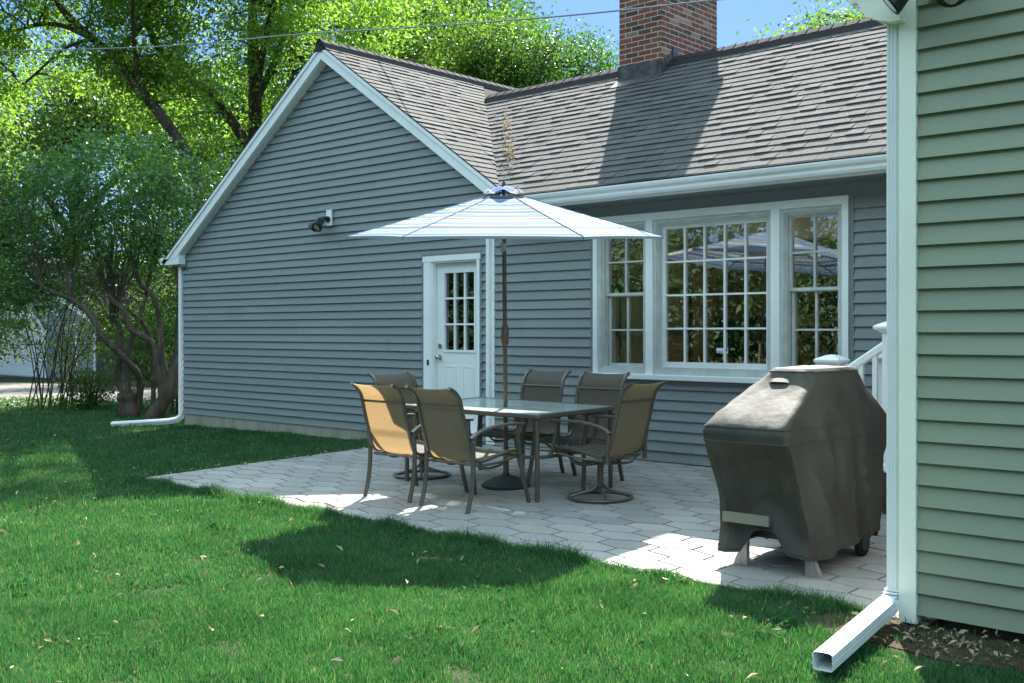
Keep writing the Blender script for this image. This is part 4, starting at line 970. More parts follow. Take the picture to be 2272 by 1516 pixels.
# ------------------------------------------------------------------ foliage tools
def leaf_arr(C, size, bias=.5, aspect=.55, droop=.3, dirs=None):
    N = len(C); size = np.broadcast_to(np.asarray(size, float), (N,))[:, None]
    nrm = rng.normal(size=(N, 3)); nrm[:, 2] += bias * 1.6; nrm /= np.linalg.norm(nrm, axis=1)[:, None]
    d = rng.normal(size=(N, 3)); d[:, 2] -= droop
    if dirs is not None: d = d * .7 + dirs * 1.2
    d -= nrm * (d * nrm).sum(1)[:, None]; d /= np.linalg.norm(d, axis=1)[:, None]; s = np.cross(nrm, d)
    a = C; m_ = C + d * size * .45; t = C + d * size - nrm * size * .12
    l = m_ + s * size * aspect * .5 + nrm * size * .10; r_ = m_ - s * size * aspect * .5 + nrm * size * .10
    return np.stack([a, l, t, r_], axis=1)
def leaves(name, C, size, m, parent=None, **k):
    return arrmesh(name, leaf_arr(C, size, **k), 4, m, parent, [(0, 1, 2), (0, 2, 3)])
def twig_mb(mb, a, b, r0, r1, wob=.08, n=4, sides=5):
    a, b = Vector(a), Vector(b); L = (b - a).length; pts = []; rs = []
    o1 = Vector((random.uniform(-1, 1), random.uniform(-1, 1), random.uniform(-.2, 1))) * L * wob
    for i in range(n + 1):
        t = i / n; pts.append(a.lerp(b, t) + o1 * math.sin(math.pi * t) + Vector((random.uniform(-1, 1), random.uniform(-1, 1), random.uniform(-1, 1))) * L * wob * .25 * (0 < t < 1)); rs.append(r0 + (r1 - r0) * t)
    mb.tube(pts, rs, sides, cap=False); return pts
def build_tree(name, label, cat, limbs, blobs, ncl, per, lsize, csize, lm='leaf_a', bm='bark', group=None, base=None, seed=0, twigs=True, branch_r=.03, bias=.4, aspect=.55, rootlimb=None):
    """limbs: (points, r0, r1) polylines; blobs: (centre, radii) foliage regions; clusters of leaves sit on twigs that leave the nearest limb"""
    random.seed(seed); 
    global rng; rng = np.random.default_rng(seed + 100)
    t = thing(name, base or limbs[0][0][0], label, cat, group)
    tk = MB(); nodes = []
    for pts, r0, r1 in limbs:
        bp = bez(pts, 4); n_ = len(bp); kn = .22 if bm == 'lbark' and r0 > .06 else .08; rs = [(r0 + (r1 - r0) * (i / (n_ - 1)) ** .8) * random.uniform(1 - kn, 1 + kn) for i in range(n_)]
        tk.tube(bp, rs, 10, cap=True); nodes += [(p, r_) for p, r_ in zip(bp, rs)]
    tk.build('trunk', bm, t, smooth=True, angle=80)
    NP = np.array([list(p) for p, _ in nodes]); C = []
    vols = np.array([b[1][0] * b[1][1] * b[1][2] for b in blobs]); vols = vols ** .8; vols /= vols.sum()
    for bi, (c, rad) in enumerate(blobs):
        k = max(3, int(ncl * vols[bi])); d = rng.normal(size=(k, 3)); d /= np.linalg.norm(d, axis=1)[:, None]; q = rng.uniform(.25, 1, size=(k, 1)) ** .45
        C.append(np.array(c) + d * q * np.array(rad))
    C = np.concatenate(C)
    tw = MB(); mids = []
    # secondary branches: reach from limbs to a subset of clusters, twigs hang on those
    sub = C[rng.choice(len(C), max(4, len(C) // 7), replace=False)]
    if twigs:
        for c in sub:
            i = int(np.argmin(((NP - c) ** 2).sum(1) + 3 * np.maximum(0, NP[:, 2] - c[2]) ** 2)); p = twig_mb(tw, NP[i], c, branch_r, branch_r * .35, .1, 5, 5)
            mids += [list(x) for x in p[1:]]
        MP = np.array(mids + NP.tolist())
        for c in C:
            i = int(np.argmin(((MP - c) ** 2).sum(1))); twig_mb(tw, MP[i], c, branch_r * .35, branch_r * .12, .12, 2, 3)
        tw.build('branches', bm, t)
    L = []; S = []
    for c in C:
        k = int(per * rng.uniform(.5, 1.5)); d = rng.normal(size=(k, 3)) * np.array([1, 1, .55]); L.append(c + d * csize * .5); 
    L = np.concatenate(L); S = lsize * rng.uniform(.65, 1.25, size=len(L))
    leaves('crown', L, S, lm, t, bias=bias, aspect=aspect)
    return t

# ------------------------------------------------------------------ trees behind the house
G1 = 'tall shade trees beyond the house'
build_tree('maple_tree', 'tall maple with upright trunk rising directly behind the gable roof', 'tree',
    [([(-22.3, 6.8, -.3), (-22.7, 6.65, 3.4), (-22.8, 6.55, 5.2), (-22.9, 6.46, 6.3), (-22.92, 6.44, 7.7), (-22.96, 6.4, 9.05), (-22.85, 6.5, 12)], .30, .10),
     ([(-22.8, 6.55, 5.0), (-22.96, 6.2, 6.05), (-23.12, 5.85, 6.69), (-23.1, 5.19, 7.28), (-23.21, 4.83, 7.45), (-23.12, 4.23, 7.76), (-23.06, 3.61, 8.48), (-23.22, 3.47, 10.5)], .17, .06),
     ([(-22.9, 6.45, 7.3), (-21.0, 5.6, 8.9), (-18.5, 4.8, 9.8), (-15.4, 3.5, 9.9)], .10, .03), ([(-22.83, 6.51, 5.2), (-22.7, 7.31, 7.57), (-22.98, 7.73, 9.34), (-22.67, 8.01, 11.5)], .14, .05), ([(-22.89, 6.46, 7.2), (-22.45, 6.86, 8.48), (-23.0, 7.29, 9.57), (-23.4, 7.21, 11.5)], .10, .04)],
    [((-22.9, 5.2, 9.5), (2.3, 2.6, 2.2)), ((-22.6, 8.6, 9.3), (2.0, 2.2, 2.4)), ((-22.9, 6.5, 12.2), (2.8, 3.2, 2)), ((-22.8, 7.4, 6.6), (1.6, 1.8, 1.0)), ((-23.2, 4.2, 7.0), (1.4, 1.5, 1.0)), ((-22.9, 7.0, 4.9), (1.5, 1.6, 1.0)), ((-23.6, 4.6, 5.6), (1.2, 1.2, .8)), ((-20.2, 4.8, 9.2), (1.7, 1.7, 1.2)), ((-17.9, 4.7, 9.9), (1.4, 1.3, .8)), ((-15.7, 3.6, 9.7), (1.4, 1.2, .7))], 1150, 56, .115, .52, 'leaf_t', group=G1, seed=1)
build_tree('maple_tree', 'leaning maple with dark bare limbs crossing the upper left sky', 'tree',
    [([(-20.8, 4.35, -.2), (-21.0, 4.1, 2.7), (-21.39, 3.78, 4.96), (-21.88, 3.34, 6.09), (-22.29, 2.96, 6.78), (-22.7, 2.59, 7.54), (-23.08, 2.25, 7.94), (-23.64, 1.74, 8.7), (-24.1, 1.3, 10)], .18, .06),
     ([(-23.08, 2.25, 7.94), (-24.14, 1.97, 8.39), (-24.97, 1.62, 8.42), (-26.2, 1.1, 8.2)], .07, .03), ([(-23.08, 2.25, 7.94), (-24.06, 2.04, 7.82), (-24.97, 1.62, 7.17), (-25.65, 1.28, 6.9)], .05, .02),
     ([(-22.29, 2.96, 6.78), (-21.2, 2.2, 8.0), (-19.8, 1.6, 9.0), (-18.8, 1.3, 9.4)], .05, .02), ([(-22.7, 2.59, 7.54), (-22.75, 3.22, 8.34), (-22.88, 3.51, 8.84), (-23.1, 3.58, 10.2)], .09, .04)],
    [((-23.4, 2.0, 9.6), (1.9, 1.8, 1.3)), ((-25.2, 1.3, 8.5), (1.5, 1.3, .9)), ((-22.6, 3.2, 8.0), (1.4, 1.3, 1.0)), ((-24.6, 1.7, 10.6), (2.4, 2.0, 1.2)), ((-22.2, 3.9, 5.6), (1.2, 1.2, .6)), ((-25.6, .9, 6.9), (1.0, 1.0, .6)), ((-21.9, 3.4, 6.9), (1.1, 1.1, .6)), ((-23.8, 2.4, 7.4), (1.0, 1.0, .45)), ((-21.3, 2.8, 9.2), (1.5, 1.5, .9)), ((-25.6, .9, 7.9), (1.2, 1.2, .6)), ((-19.2, 1.5, 9.2), (1.7, 1.6, .9)), ((-20.8, .1, 9.5), (1.6, 1.4, .9))], 860, 54, .105, .48, 'leaf_t', group=G1, seed=2)
def generic(seed, h, r_, lm='leaf_a', ncl=480, per=42, ls=.17):
    random.seed(seed); L = [([(0, 0, -.6), (.05 * h * random.uniform(-.4, .4), .1, h * .25), (.1, 0, h * .5), (0, .2, h * .85)], .035 * h, .008 * h)]; B = []
    for k in range(7):
        a = k * 2.4 + random.random(); z0 = h * random.uniform(.2, .5); e = r_ * random.uniform(.55, .8); z1 = z0 + h * random.uniform(.12, .3)
        L.append(([(0, 0, z0), (math.cos(a) * e * .45, math.sin(a) * e * .45, (z0 + z1) / 2 + .3), (math.cos(a) * e, math.sin(a) * e, z1)], .013 * h, .004 * h))
        B.append(((math.cos(a) * e, math.sin(a) * e, z1), (r_ * random.uniform(.35, .5), r_ * random.uniform(.35, .5), h * random.uniform(.10, .15))))
    for k in range(4): a = k * 1.7 + 1; B.append(((math.cos(a) * r_ * .3, math.sin(a) * r_ * .3, h * random.uniform(.68, .88)), (r_ * .5, r_ * .5, h * .12)))
    return L, B
M['leaf_d'] = leafmat('dimmed_leaf', [(.014, .040, .014), (.022, .055, .018), (.03, .07, .02)], .2, .6, .2)  # dark leaf colour stands in for shade on the crowns behind the viewer
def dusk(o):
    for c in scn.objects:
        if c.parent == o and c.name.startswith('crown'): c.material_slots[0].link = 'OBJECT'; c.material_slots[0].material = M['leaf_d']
protos = []
for i, (sd_, h, r_, lm) in enumerate(((11, 14, 4.6, 'leaf_a'), (12, 13, 4.2, 'leaf_b'), (13, 12, 4.4, 'leaf_a'))):
    L, B = generic(sd_, h, r_, lm); protos.append(build_tree('shade_tree', 'x', 'tree', L, B, 640, 60, .15, .82, lm, seed=sd_, group=G1, base=(0, 0, 0), branch_r=.05))
spots = [  # proto, x, y, scale, rotation, label
 (0, -27.5, 15.5, 1.05, .3, 'broad bright tree behind the gable ridge left of the chimney'),
 (1, -24.5, 19.5, 1.0, 1.4, 'dark tree standing behind the valley between the two roofs'),
 (2, -22.6, 21.5, .96, 2.5, 'lighter tree showing just left of the brick chimney'),
 (2, -10.9, 16.0, .90, .9, 'round topped tree seen over the main ridge right of the chimney'),
 (0, -33.5, .8, .95, 4.0, 'tree at the far left edge above the garage roof'),
 (1, -36.5, 15.5, 1.05, 5.1, 'dark tree between the garage and the leaning maple'),
 (0, -34.0, -2.2, .85, 2.2, 'tree whose branches hang into the upper left corner'),
 (1, -31.2, 21.5, 1.36, 3.3, 'tallest dark tree in the middle of the background row'),
 (2, -47.3, 13.5, 1.35, 1.1, 'pale tree rising straight behind the blue garage'),
 (0, -40.0, 26.0, 1.2, 2.9, 'wide tree far behind the leaning maple'),
 (1, -52.0, 9.0, 1.1, .2, 'dark tree left of the garage at the picture edge'),
 (2, -35.5, 30.0, 1.1, 4.4, 'tree in the second row behind the tall maple'),
]
LOW = []
used = set()
for k, x, y, s_, rz, lab in spots:
    o = protos[k] if k not in used else copy_tree(protos[k]); used.add(k)
    o.location = (x, y, float(ground_h(x, y)) - .1); o.scale = (s_, s_, s_); o.rotation_euler = (0, 0, rz); o['label'] = lab; o['group'] = G1
# trees behind the viewer, seen only as reflections in the panes
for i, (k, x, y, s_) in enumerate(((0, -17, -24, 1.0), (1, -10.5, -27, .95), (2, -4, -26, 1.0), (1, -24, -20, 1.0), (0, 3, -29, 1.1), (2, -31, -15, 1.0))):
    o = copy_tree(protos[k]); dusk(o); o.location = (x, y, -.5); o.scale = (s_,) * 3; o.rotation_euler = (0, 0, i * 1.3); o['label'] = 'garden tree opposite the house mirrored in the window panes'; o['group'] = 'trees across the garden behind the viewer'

# undergrowth row beyond the driveway: bushes
def bush(name, label, x, y, rad, h, ncl, per, ls, lm='leaf_s', seed=0, group=None, cs=.5):
    z = float(ground_h(x, y)); random.seed(seed); L = []
    for k in range(7):
        a = random.random() * 6.28; e = rad * random.uniform(.3, .8); L.append(([(x + .1 * math.cos(a), y + .1 * math.sin(a), z - .05), (x + e * .4 * math.cos(a), y + e * .4 * math.sin(a), z + h * .45), (x + e * math.cos(a), y + e * math.sin(a), z + h * .8)], .03, .008))
    return build_tree(name, label, 'bush', L, [((x, y, z + h * .55), (rad, rad, h * .5))], ncl, per, ls, cs, lm, seed=seed, group=group, base=(x, y, z), branch_r=.012)
GB = 'bushes beyond the driveway'
bush('bush', 'dark round bush between the garage corner and the lilac trunks', -30.5, 8.6, 1.6, 2.1, 130, 34, .13, 'leaf_b', 31, GB, .6)
for i, (x, y, rad, h, lm, lab) in enumerate(((-37.5, 13.5, 2.4, 3.6, 'leaf_a', 'bright bush right of the garage roof end'), (-32.5, 14.5, 2.6, 4.2, 'leaf_b', 'tall dark bush behind the lilac trunks'), (-27.0, 13.5, 2.0, 3.4, 'leaf_a', 'bright bush beside the pale house'),
      (-47.5, 2.5, 3.0, 4.2, 'leaf_a', 'bush at the left edge in front of the garage'), (-24.0, 16.0, 2.6, 4.6, 'leaf_a', 'leafy bush touching the gable corner'))):
    bush('bush', lab, x, y, rad, h, 230, 36, .17, lm, 40 + i, GB, .8)

LOWB = None
for i, (x, y, s_) in enumerate(((-13, -19, 1.5), (-8, -21, 1.7), (-3.5, -21.5, 1.5), (-18, -18, 1.6), (-23, -16, 1.7), (-28, -13, 1.7), (1.5, -22, 1.7))):  # bushes added out of view as a dark backdrop for the window reflections
    if LOWB is None: o = LOWB = bush('backdrop_bush', 'x', x, y, 2.3, 2.9, 230, 36, .17, 'leaf_d', 50, 'bushes added behind the viewer as dark backdrop', .8); LX, LY = x, y
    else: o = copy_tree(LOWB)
    o.location = (x, y, -.3); o.scale = (s_, s_, s_); o.rotation_euler = (0, 0, i); o['label'] = 'bush added opposite the house to darken the window reflections'; o['category'] = 'bush'
# ------------------------------------------------------------------ lilac
lil = [([(-18.36, .59, -.25), (-18.36, .59, .08), (-18.39, .56, .26)], .21, .17),
 ([(-18.31, .5, .12), (-18.4, .41, .49), (-18.37, .44, .99), (-18.5, .46, 1.48), (-18.6, .36, 1.55)], .07, .045),
 ([(-18.26, .53, .12), (-18.28, .52, .82), (-18.2, .59, 1.28), (-18.27, .8, 1.73), (-18.17, .89, 2.31), (-18.08, .97, 2.9)], .06, .03),
 ([(-18.2, .7, -.1), (-18.11, .67, .49), (-18.01, .36, .83), (-18.12, -.01, 1.24), (-18.3, -.17, 1.64), (-18.54, -.39, 1.92), (-18.9, -.71, 2.12), (-19.04, -.84, 2.4)], .065, .035),
 ([(-17.42, .5, -.3), (-17.23, .66, .15), (-17.11, .77, .52), (-17.2, .96, 1.0), (-17.37, 1.07, 1.48), (-17.38, 1.06, 2.0)], .18, .07),
 ([(-17.4, .72, .15), (-17.59, .74, .83), (-17.68, .66, 1.16), (-17.95, .41, 1.4), (-18.04, .33, 1.72), (-18.51, .31, 1.98), (-18.57, .26, 2.3)], .075, .04),
 ([(-17.35, .8, .4), (-17.54, .78, .99), (-17.76, .85, 1.64), (-17.87, .76, 2.05), (-18.11, .67, 2.22), (-18.17, .62, 2.6)], .065, .03),
 ([(-18.02, .89, -.1), (-18.11, .94, .65), (-18.17, .89, 1.32), (-18.45, .77, 1.65), (-18.7, .55, 1.9), (-18.82, .43, 2.3)], .05, .03)]
random.seed(5)
tops = [(-18.6, .36, 1.55), (-18.08, .97, 2.6), (-19.0, -.8, 2.2), (-17.38, 1.06, 1.9), (-18.57, .26, 2.1), (-18.17, .62, 2.4), (-18.82, .43, 2.1), (-18.54, -.39, 1.92), (-18.6, .36, 1.55), (-18.5, .4, 1.5)]
for i in range(64):
    a = Vector(tops[i % len(tops)]); e = a + Vector((random.uniform(-.75, .55), random.uniform(-.6, .6), random.uniform(1.0, 2.1))); e.z = min(e.z, 4.6)
    m_ = a.lerp(e, .4) + Vector((random.uniform(-.12, .12), random.uniform(-.12, .12), .1)); lil.append(([tuple(a), tuple(m_), tuple(e)], random.uniform(.014, .028), .006))
build_tree('lilac_bush', 'old lilac with gnarled trunks and dense dark crown beside the gable corner', 'tree', lil,
    [((-18.3, .4, 4.15), (1.5, 1.5, .75)), ((-19.3, -.3, 3.4), (.9, .9, .95)), ((-17.3, 1.2, 3.95), (.85, .8, .6)), ((-19.5, -.6, 2.7), (.6, .6, .7)), ((-17.5, .9, 3.05), (.75, .7, .55)), ((-18.4, .2, 3.2), (1.0, .9, .6)), ((-17.6, .8, 1.95), (.35, .35, .18)), ((-18.2, .3, 1.6), (.3, .3, .15)), ((-20.4, -.9, 3.0), (.9, .8, 1.4)), ((-18.9, .3, 4.8), (.35, .35, .4)), ((-17.8, .8, 4.7), (.3, .3, .35)), ((-19.8, -.4, 4.4), (.35, .35, .35)), ((-19.3, -.2, 2.0), (.6, .5, .4)), ((-20.2, -.9, 1.7), (.7, .6, .5)), ((-18.6, .6, 2.5), (.7, .6, .3))],
    680, 24, .084, .33, 'leaf_l', 'lbark', seed=21, branch_r=.010, bias=.7, aspect=.75)
build_tree('house_plant', 'dark leafed indoor fig standing inside the right hand sash window', 'plant', [([(-5.05, 1.35, .3), (-5.03, 1.3, 1.0), (-5.0, 1.25, 1.6), (-5.05, 1.2, 2.1)], .02, .008), ([(-5.03, 1.3, .9), (-4.9, 1.15, 1.3), (-4.8, 1.1, 1.6)], .01, .005)],
    [((-4.92, 1.2, 1.35), (.28, .28, .22)), ((-4.98, 1.2, 1.85), (.3, .3, .3))], 46, 9, .12, .16, 'leaf_d', 'bark', seed=61, branch_r=.004, aspect=.4)
# arching shrub at left and its low neighbour
sh_ = []
random.seed(9)
for k in range(26):
    a = random.uniform(0, 6.28); e = random.uniform(.4, 1.9); bx, by = -21.2 + random.uniform(-.5, .5), .6 + random.uniform(-.5, .5); hz_ = random.uniform(1.2, 2.6)
    sh_.append(([(bx, by, -.2), (bx + e * .3 * math.cos(a), by + e * .3 * math.sin(a), hz_ * .6), (bx + e * .8 * math.cos(a), by + e * .8 * math.sin(a), hz_), (bx + e * 1.2 * math.cos(a), by + e * 1.2 * math.sin(a), hz_ * .92)], .014, .004))
build_tree('arching_shrub', 'yellow green arching shrub with small leaves in front of the garage', 'bush', sh_, [((-21.3, .6, 1.5), (1.5, 1.6, .9)), ((-20.6, 1.0, .7), (.7, .7, .6)), ((-22.3, -.6, 2.3), (1.2, 1.2, .7)), ((-21.9, -.9, 1.2), (.9, .9, .6))], 420, 17, .07, .36, 'leaf_s', 'lbark', seed=22, branch_r=.007, base=(-21.2, .6, -.2))
bush('boxwood_bush', 'small dense bush at the foot of the arching shrub', -20.5, .95, .45, .75, 90, 30, .05, 'leaf_b', 23, None, .2)
bush('lilac_seedling', 'young leafy seedlings between the two lilac trunks', -17.95, 1.35, .42, 1.3, 55, 14, .06, 'leaf_s', 24, None, .3)
build_tree('young_tree', 'thin stemmed young tree overhanging the left picture edge', 'tree',
   [([(-22.9, -1.6, -.2), (-22.6, -1.4, 1.6), (-22.2, -1.2, 3.2), (-21.9, -1.2, 4.4)], .05, .015)] + [([(-22.6, -1.4, 1.4 + i * .4), (-22.4 + random.uniform(-.8, .8), -1.3 + random.uniform(-.8, .8), 2.0 + i * .45), (-22.3 + random.uniform(-1.2, 1.2), -1.3 + random.uniform(-1.2, 1.2), 2.4 + i * .5)], .018, .006) for i in range(6)],
   [((-22.3, -1.4, 3.9), (1.3, 1.3, 1.1)), ((-22.6, -1.4, 2.7), (1.0, 1.0, .7)), ((-21.7, -1.1, 4.9), (.9, .9, .6))], 260, 26, .085, .42, 'leaf_b', 'bark', seed=25, branch_r=.01)
# ground cover strip along the driveway
def areaP(n, poly_f, x0, x1, y0, y1):
    P = np.column_stack([rng.uniform(x0, x1, n), rng.uniform(y0, y1, n)]); return P[poly_f(P[:, 0], P[:, 1])]
P = areaP(26000, lambda x, y: (np.abs(y - (1.05 + (x + 21) * .42)) < .62 + .2 * np.sin(x * 3)) & (x > -24.5), -25, -18.9, -2.2, 3.2)
C = np.column_stack([P, ground_h(P[:, 0], P[:, 1]) + rng.uniform(.0, .20, len(P))])
tag(leaves('ground_cover', C, rng.uniform(.04, .08, len(C)), 'cover_leaf', bias=1.2), 'low leafy ground cover between lawn and driveway', kind='stuff')

# ------------------------------------------------------------------ garage and pale house beyond the driveway
gg = thing('garage', (-45, 12, -.55), 'blue grey garage with white arched panel door behind the shrubs', 'garage')
def grk(x): return 1.80 + (-39.9 - x) * .336
s_ = MB(); GY = 11.0
siding(s_, -.53, 5.2, lambda z: ((-58.0 if z < 1.9 else -58 + max(0, (z - 1.9) / .336)), -40.38 - max(0, (z - 1.75) / .336)), GY, [(-49.9, -44.68, -.6, 2.3)], joints=False); s_.build('siding', 'siding', gg)
s_ = MB(); s_.box(-58, -40.42, GY + .02, GY + 7, -.7, 1.75); s_.prism([(-58, GY + .02, 1.75), (-40.42, GY + .02, 1.75), (-49, GY + .02, 4.75)], (0, 7, 0)); s_.build('wall_structure', 'jchan', gg)
s_ = MB(); s_.prism([(-39.9, GY - .3, 1.72), (-49.2, GY - .3, 4.84), (-49.2, GY - .3, 4.98), (-39.8, GY - .3, 1.88)], (0, 8, 0)); s_.prism([(-49.2, GY - .3, 4.84), (-58.5, GY - .3, 1.72), (-58.6, GY - .3, 1.88), (-49.2, GY - .3, 4.98)], (0, 8, 0)); s_.build('roof', 'ridge', gg)
s_ = MB(); s_.prism([(-39.85, GY - .34, 1.80), (-49.2, GY - .34, 4.94), (-49.2, GY - .34, 4.76), (-39.85, GY - .34, 1.62)], (0, .05, 0)); s_.box(-40.5, -40.32, GY - .03, GY, -.55, 1.7); s_.box(-41.95, -41.82, GY - .06, GY - .02, -.55, 1.2); s_.build('trim', 'gwhite', gg)
s_ = MB(); s_.prism([(-50, GY - .06, -.6), (-44.55, GY - .06, -.6), (-44.55, GY - .06, 1.35), (-46.1, GY - .06, 2.32), (-50, GY - .06, 2.5)], (0, .04, 0)); gd = s_.build('door_casing', 'gwhite', gg)
s_ = MB()
for i in range(4): s_.box(-49.9, -44.75, GY - .10, GY - .06, -.55 + i * .46, -.55 + i * .46 + .445)
s_.prism([(-49.9, GY - .10, 1.30), (-44.9, GY - .10, 1.30), (-46.15, GY - .10, 2.1), (-49.9, GY - .10, 2.25)], (0, .04, 0))
gdo = s_.build('garage_door', 'gwhite', gg)
for i in range(5):
    s_ = MB(); x = -46.0 - i * .62; s_.box(x - .56, x, GY - .115, GY - .10, 1.50, 1.88); s_.build('pane', 'dark', gdo)
ph = thing('neighbour_house', (-42, 17.5, -.5), 'pale cream house glimpsed between the lilac trunks', 'house')
s_ = MB(); siding(s_, -.6, 3.3, lambda z: (-45.5, -36.5), 17.5, [], joints=False); M['cream'] = mat('cream_siding', (.60, .60, .48), .7); s_.build('siding', 'cream', ph)
s_ = MB(); s_.box(-45.5, -36.5, 17.52, 24, -.6, 3.3); s_.build('wall_structure', 'cream', ph)
s_ = MB(); s_.prism([(-46, 17.1, 3.25), (-46, 24.4, 3.25), (-46, 20.8, 5.6)], (10, 0, 0)); s_.build('roof', 'ridge', ph)
for x in (-43.5, -40.2):
    s_ = MB(); s_.box(x - .45, x + .45, 17.40, 17.5, .6, 2.1); f = s_.build('window', 'gwhite', ph); s_ = MB(); s_.box(x - .36, x + .36, 17.38, 17.4, .7, 2.0); s_.build('pane', 'dark', f)

# ------------------------------------------------------------------ wire
wm = MB(); W = [Vector(p) for p in ((-46, -8.6, 9.6), (-21.54, -.4, 6.87), (-13.71, 1.27, 6.1), (-8.9, .9, 5.3), (-6.18, .67, 4.91), (-4.09, -.15, 4.46), (-2.0, -1.5, 4.1))]
wm.tube(bez(W, 6), .011, 6); M['wire'] = mat('grey_cable', (0.240, 0.248, 0.256), .5); tag(wm.build('utility_wire', 'wire', smooth=True), 'thin grey utility wire crossing the trees towards the chimney', 'wire')

# ------------------------------------------------------------------ debris in the valley, leaves on the ground
rng = np.random.default_rng(3)
def vpt(t): X_ = -10.68 + t * 2.47; return np.array([X_, 2.4 - 2.53 * t, 4.79 - 1.70 * t])
ts = np.concatenate([rng.uniform(.10, .92, 150), rng.normal(.38, .03, 50), rng.normal(.70, .05, 90), rng.normal(.55, .06, 40)]); ts = ts[(ts > .12) & (ts < .9)]
C = np.array([vpt(t) for t in ts]) + rng.normal(size=(len(ts), 3)) * np.array([.035, .035, .006]) + np.array([0, 0, .015])
tag(leaves('seed_litter', C, rng.uniform(.03, .055, len(C)), 'debris', bias=2.2, aspect=.35), 'dry tan seed litter caught in the roof valley', kind='stuff')
def lawn_mask(x, y):
    m_ = ~((x > PX0 - .0) & (x < PX1 + .2) & (y > PY0 + .0) & (y < .3))
    m_ &= ~((x > -15.5) & (x < -2) & (y > -.02)) & ~((x > wx0 - .02) & (y > wy + .02))
    return m_
n_ = 620; P = np.column_stack([rng.uniform(-16, 2, n_), rng.uniform(-8.2, -.2, n_)]); P = P[lawn_mask(P[:, 0], P[:, 1])]
P2 = np.column_stack([rng.uniform(-9.9, -9.65, 160), rng.uniform(-3.9, -.2, 160)]); P3 = np.column_stack([rng.normal(-1.8, .35, 230), rng.normal(-4.24, .14, 230)]); P3 = P3[lawn_mask(P3[:, 0], P3[:, 1])]
P = np.concatenate([P, P2, P3]); C = np.column_stack([P, ground_h(P[:, 0], P[:, 1]) + rng.uniform(.012, .045, len(P))])
tag(leaves('leaf_litter', C, rng.uniform(.02, .065, len(C)) * .9, 'litter', bias=1.5, aspect=.4), 'scattered dry leaves and seeds on the lawn', kind='stuff')
a_ = rng.uniform(-R(30), R(30), 210) + TH + R(90); r_ = rng.uniform(4.2, 12, 210); P = np.column_stack([CAM.x + r_ * np.cos(a_), CAM.y + r_ * np.sin(a_)]); P = P[lawn_mask(P[:, 0], P[:, 1])]
C = np.column_stack([P, ground_h(P[:, 0], P[:, 1]) + rng.uniform(.03, .05, len(P))])
tag(leaves('fallen_leaves', C, rng.uniform(.03, .075, len(C)), 'litter', bias=.9, aspect=.38), 'tan fallen leaves lying on top of the grass', kind='stuff')
Cw = []
for k in range(90):
    a_ = rng.uniform(-R(30), R(30)) + TH + R(90); r_ = rng.uniform(4.4, 13); cx_, cy_ = CAM.x + r_ * math.cos(a_), CAM.y + r_ * math.sin(a_)
    if not lawn_mask(np.array([cx_]), np.array([cy_]))[0]: continue
    m_ = rng.integers(6, 34); q = rng.normal(size=(m_, 2)) * rng.uniform(.03, .14); Cw.append(np.column_stack([cx_ + q[:, 0], cy_ + q[:, 1], ground_h(cx_, cy_) + rng.uniform(.02, .045, m_)]))
Cw = np.concatenate(Cw); tag(leaves('lawn_weeds', Cw, rng.uniform(.018, .036, len(Cw)), 'weed', bias=1.2, aspect=.9), 'broad leaved weeds and clover in the lawn', kind='stuff')
n_ = 420; P = np.column_stack([rng.uniform(PX0, PX1, n_), rng.uniform(PY0, PY1, n_)]); C = np.column_stack([P, .022 * P[:, 1] + .004])
tag(leaves('paving_litter', C, rng.uniform(.008, .028, len(C)), 'litter', bias=6, aspect=.5), 'tiny seeds and twigs scattered on the pavers', kind='stuff')
# bare soil beds
sb = MB()
def blob(cx_, cy_, rx, ry, n=28):
    pts = [(cx_ + rx * math.cos(2 * math.pi * k / n) * random.uniform(.8, 1.15), cy_ + ry * math.sin(2 * math.pi * k / n) * random.uniform(.8, 1.15)) for k in range(n)]
    sb.add([(x, y, float(ground_h(x, y)) + .005) for x, y in pts], [tuple(range(n))])
blob(-1.75, -4.16, .8, .3); sb.build('soil_bed', 'soil'); tag(scn.objects['soil_bed'], kind='structure')

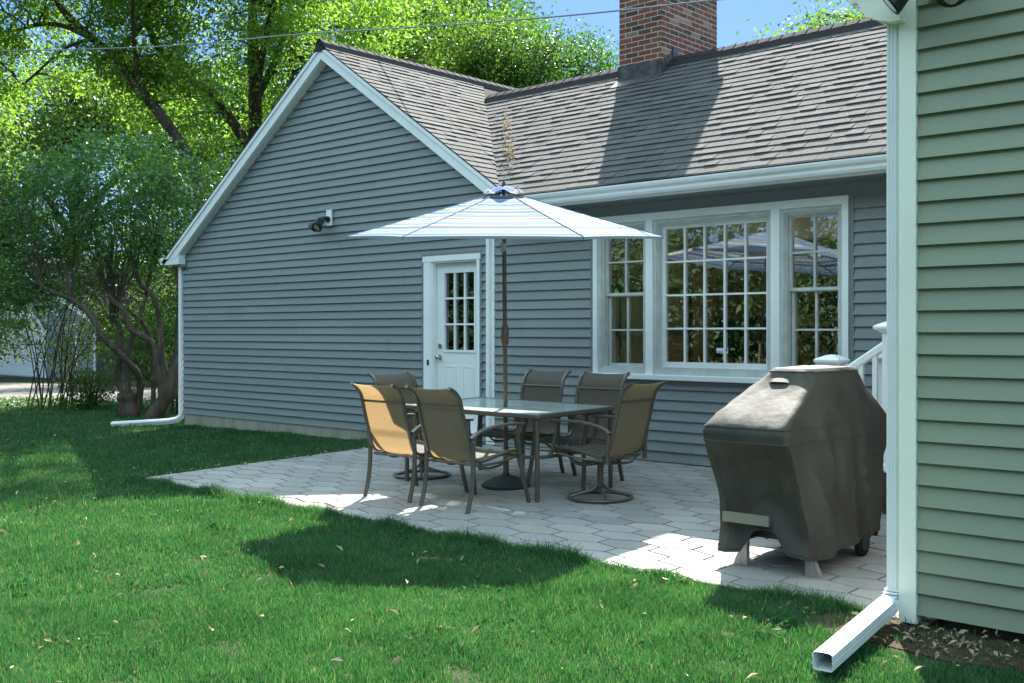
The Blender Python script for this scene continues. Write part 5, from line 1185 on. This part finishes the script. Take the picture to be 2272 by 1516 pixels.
# ------------------------------------------------------------------ grass
rng = np.random.default_rng(11)
def sector(n, r0, r1):
    r_ = np.sqrt(rng.uniform(r0 ** 2, r1 ** 2, n)); a = rng.uniform(-R(34), R(34), n) + TH + R(90)
    return np.column_stack([CAM.x + r_ * np.cos(a), CAM.y + r_ * np.sin(a)])
allV = []
def patch(P, h0, h1, w_, lean=.5):
    x, y = P[:, 0], P[:, 1]; N = len(P)
    # clumps: density and height follow a soft noise
    nv = (np.sin(x * 5.1 + 1.7 * np.sin(y * 3.3)) * np.sin(y * 6.3 + 2.1 * np.sin(x * 2.7)) + .6 * np.sin(x * 13 + y * 7) * np.sin(y * 15 - x * 5))
    big = np.sin(x * 1.9 + 1.3 * np.sin(y * 1.1)) * np.sin(y * 2.3 + 1.1 * np.sin(x * 1.4)); h = (h0 + (h1 - h0) * rng.uniform(0, 1, N) ** 1.8) * (1 + .34 * nv + .22 * big) * (1 + .6 * (rng.uniform(0, 1, N) > .97))
    bare = (((x + 1.8) / .75) ** 2 + ((y + 4.2) / .28) ** 2 < 1) | ((x > wx0 - .1) & (y > wy - .12))
    thin = np.zeros(N, bool)
    for bx, by, br in ((-3.3, -5.95, .13), (-2.85, -6.0, .11), (-4.3, -6.4, .10), (-2.3, -6.35, .12), (-3.6, -6.55, .09), (-5.6, -6.1, .12), (-6.6, -5.6, .14), (-1.3, -6.2, .10)):
        q = ((x - bx) ** 2 + ((y - by) * 1.4) ** 2) / br ** 2; thin |= rng.uniform(0, 1, N) < .85 * np.exp(-q * 1.4)
    keep = ~(bare & (rng.uniform(0, 1, N) < .90)) & ~thin; keep &= rng.uniform(0, 1, N) < np.clip(1.15 + .35 * nv, .35, 1)
    x, y, h = x[keep], y[keep], h[keep]; N = len(x); z = ground_h(x, y)
    a = rng.uniform(0, 2 * np.pi, N); ww_ = w_ * rng.uniform(.6, 1.3, N); d = np.column_stack([np.cos(a), np.sin(a)]); le = lean * h * rng.uniform(.2, 1.3, N); b = a + rng.normal(0, .9, N) + 1.57
    ld_ = np.column_stack([np.cos(b), np.sin(b)])
    B0 = np.column_stack([x - d[:, 0] * ww_ / 2, y - d[:, 1] * ww_ / 2, z - .004]); B1 = np.column_stack([x + d[:, 0] * ww_ / 2, y + d[:, 1] * ww_ / 2, z - .004])
    M0 = np.column_stack([x - d[:, 0] * ww_ * .4 + ld_[:, 0] * le * .3, y - d[:, 1] * ww_ * .4 + ld_[:, 1] * le * .3, z + h * .55]); M1 = np.column_stack([x + d[:, 0] * ww_ * .4 + ld_[:, 0] * le * .3, y + d[:, 1] * ww_ * .4 + ld_[:, 1] * le * .3, z + h * .55])
    T_ = np.column_stack([x + ld_[:, 0] * le, y + ld_[:, 1] * le, z + h])
    allV.append(np.stack([B0, B1, M1, T_, M0], axis=1))
for n_, r0, r1, h0, h1, w_ in ((300000, 3.6, 6.5, .022, .052, .0042), (230000, 6.5, 9.5, .024, .055, .0058), (190000, 9.5, 15, .025, .055, .009), (120000, 15, 24, .03, .06, .016)):
    P = sector(n_, r0, r1); P = P[lawn_mask(P[:, 0], P[:, 1])]
    dm = (P[:, 0] < -22.3) & (P[:, 1] > -3 + (P[:, 0] + 24) * 1.2); P = P[~dm & ~((P[:, 0] < -19.5) & (P[:, 1] > 2.4))]; patch(P, h0, h1, w_)
# longer tufts hanging over the paving edge and along the foundation
e1 = np.column_stack([rng.uniform(PX0, -2.3, 26000), PY0 - np.abs(rng.normal(0, .045, 26000))]); patch(e1, .03, .085, .0045, .9)
e2 = np.column_stack([rng.uniform(-15.4, -9.8, 9000), -.03 - np.abs(rng.normal(0, .10, 9000))]); patch(e2, .02, .06, .008, .5)
e3 = np.column_stack([rng.uniform(-2.0, 1.5, 2500), wy - .12 - np.abs(rng.normal(0, .15, 2500))]); patch(e3, .04, .13, .005, .8)
V = np.concatenate(allV)
tag(arrmesh('grass', V, 5, 'grass', None, [(0, 1, 2, 4), (4, 2, 3)]), 'short green lawn grass', kind='stuff')
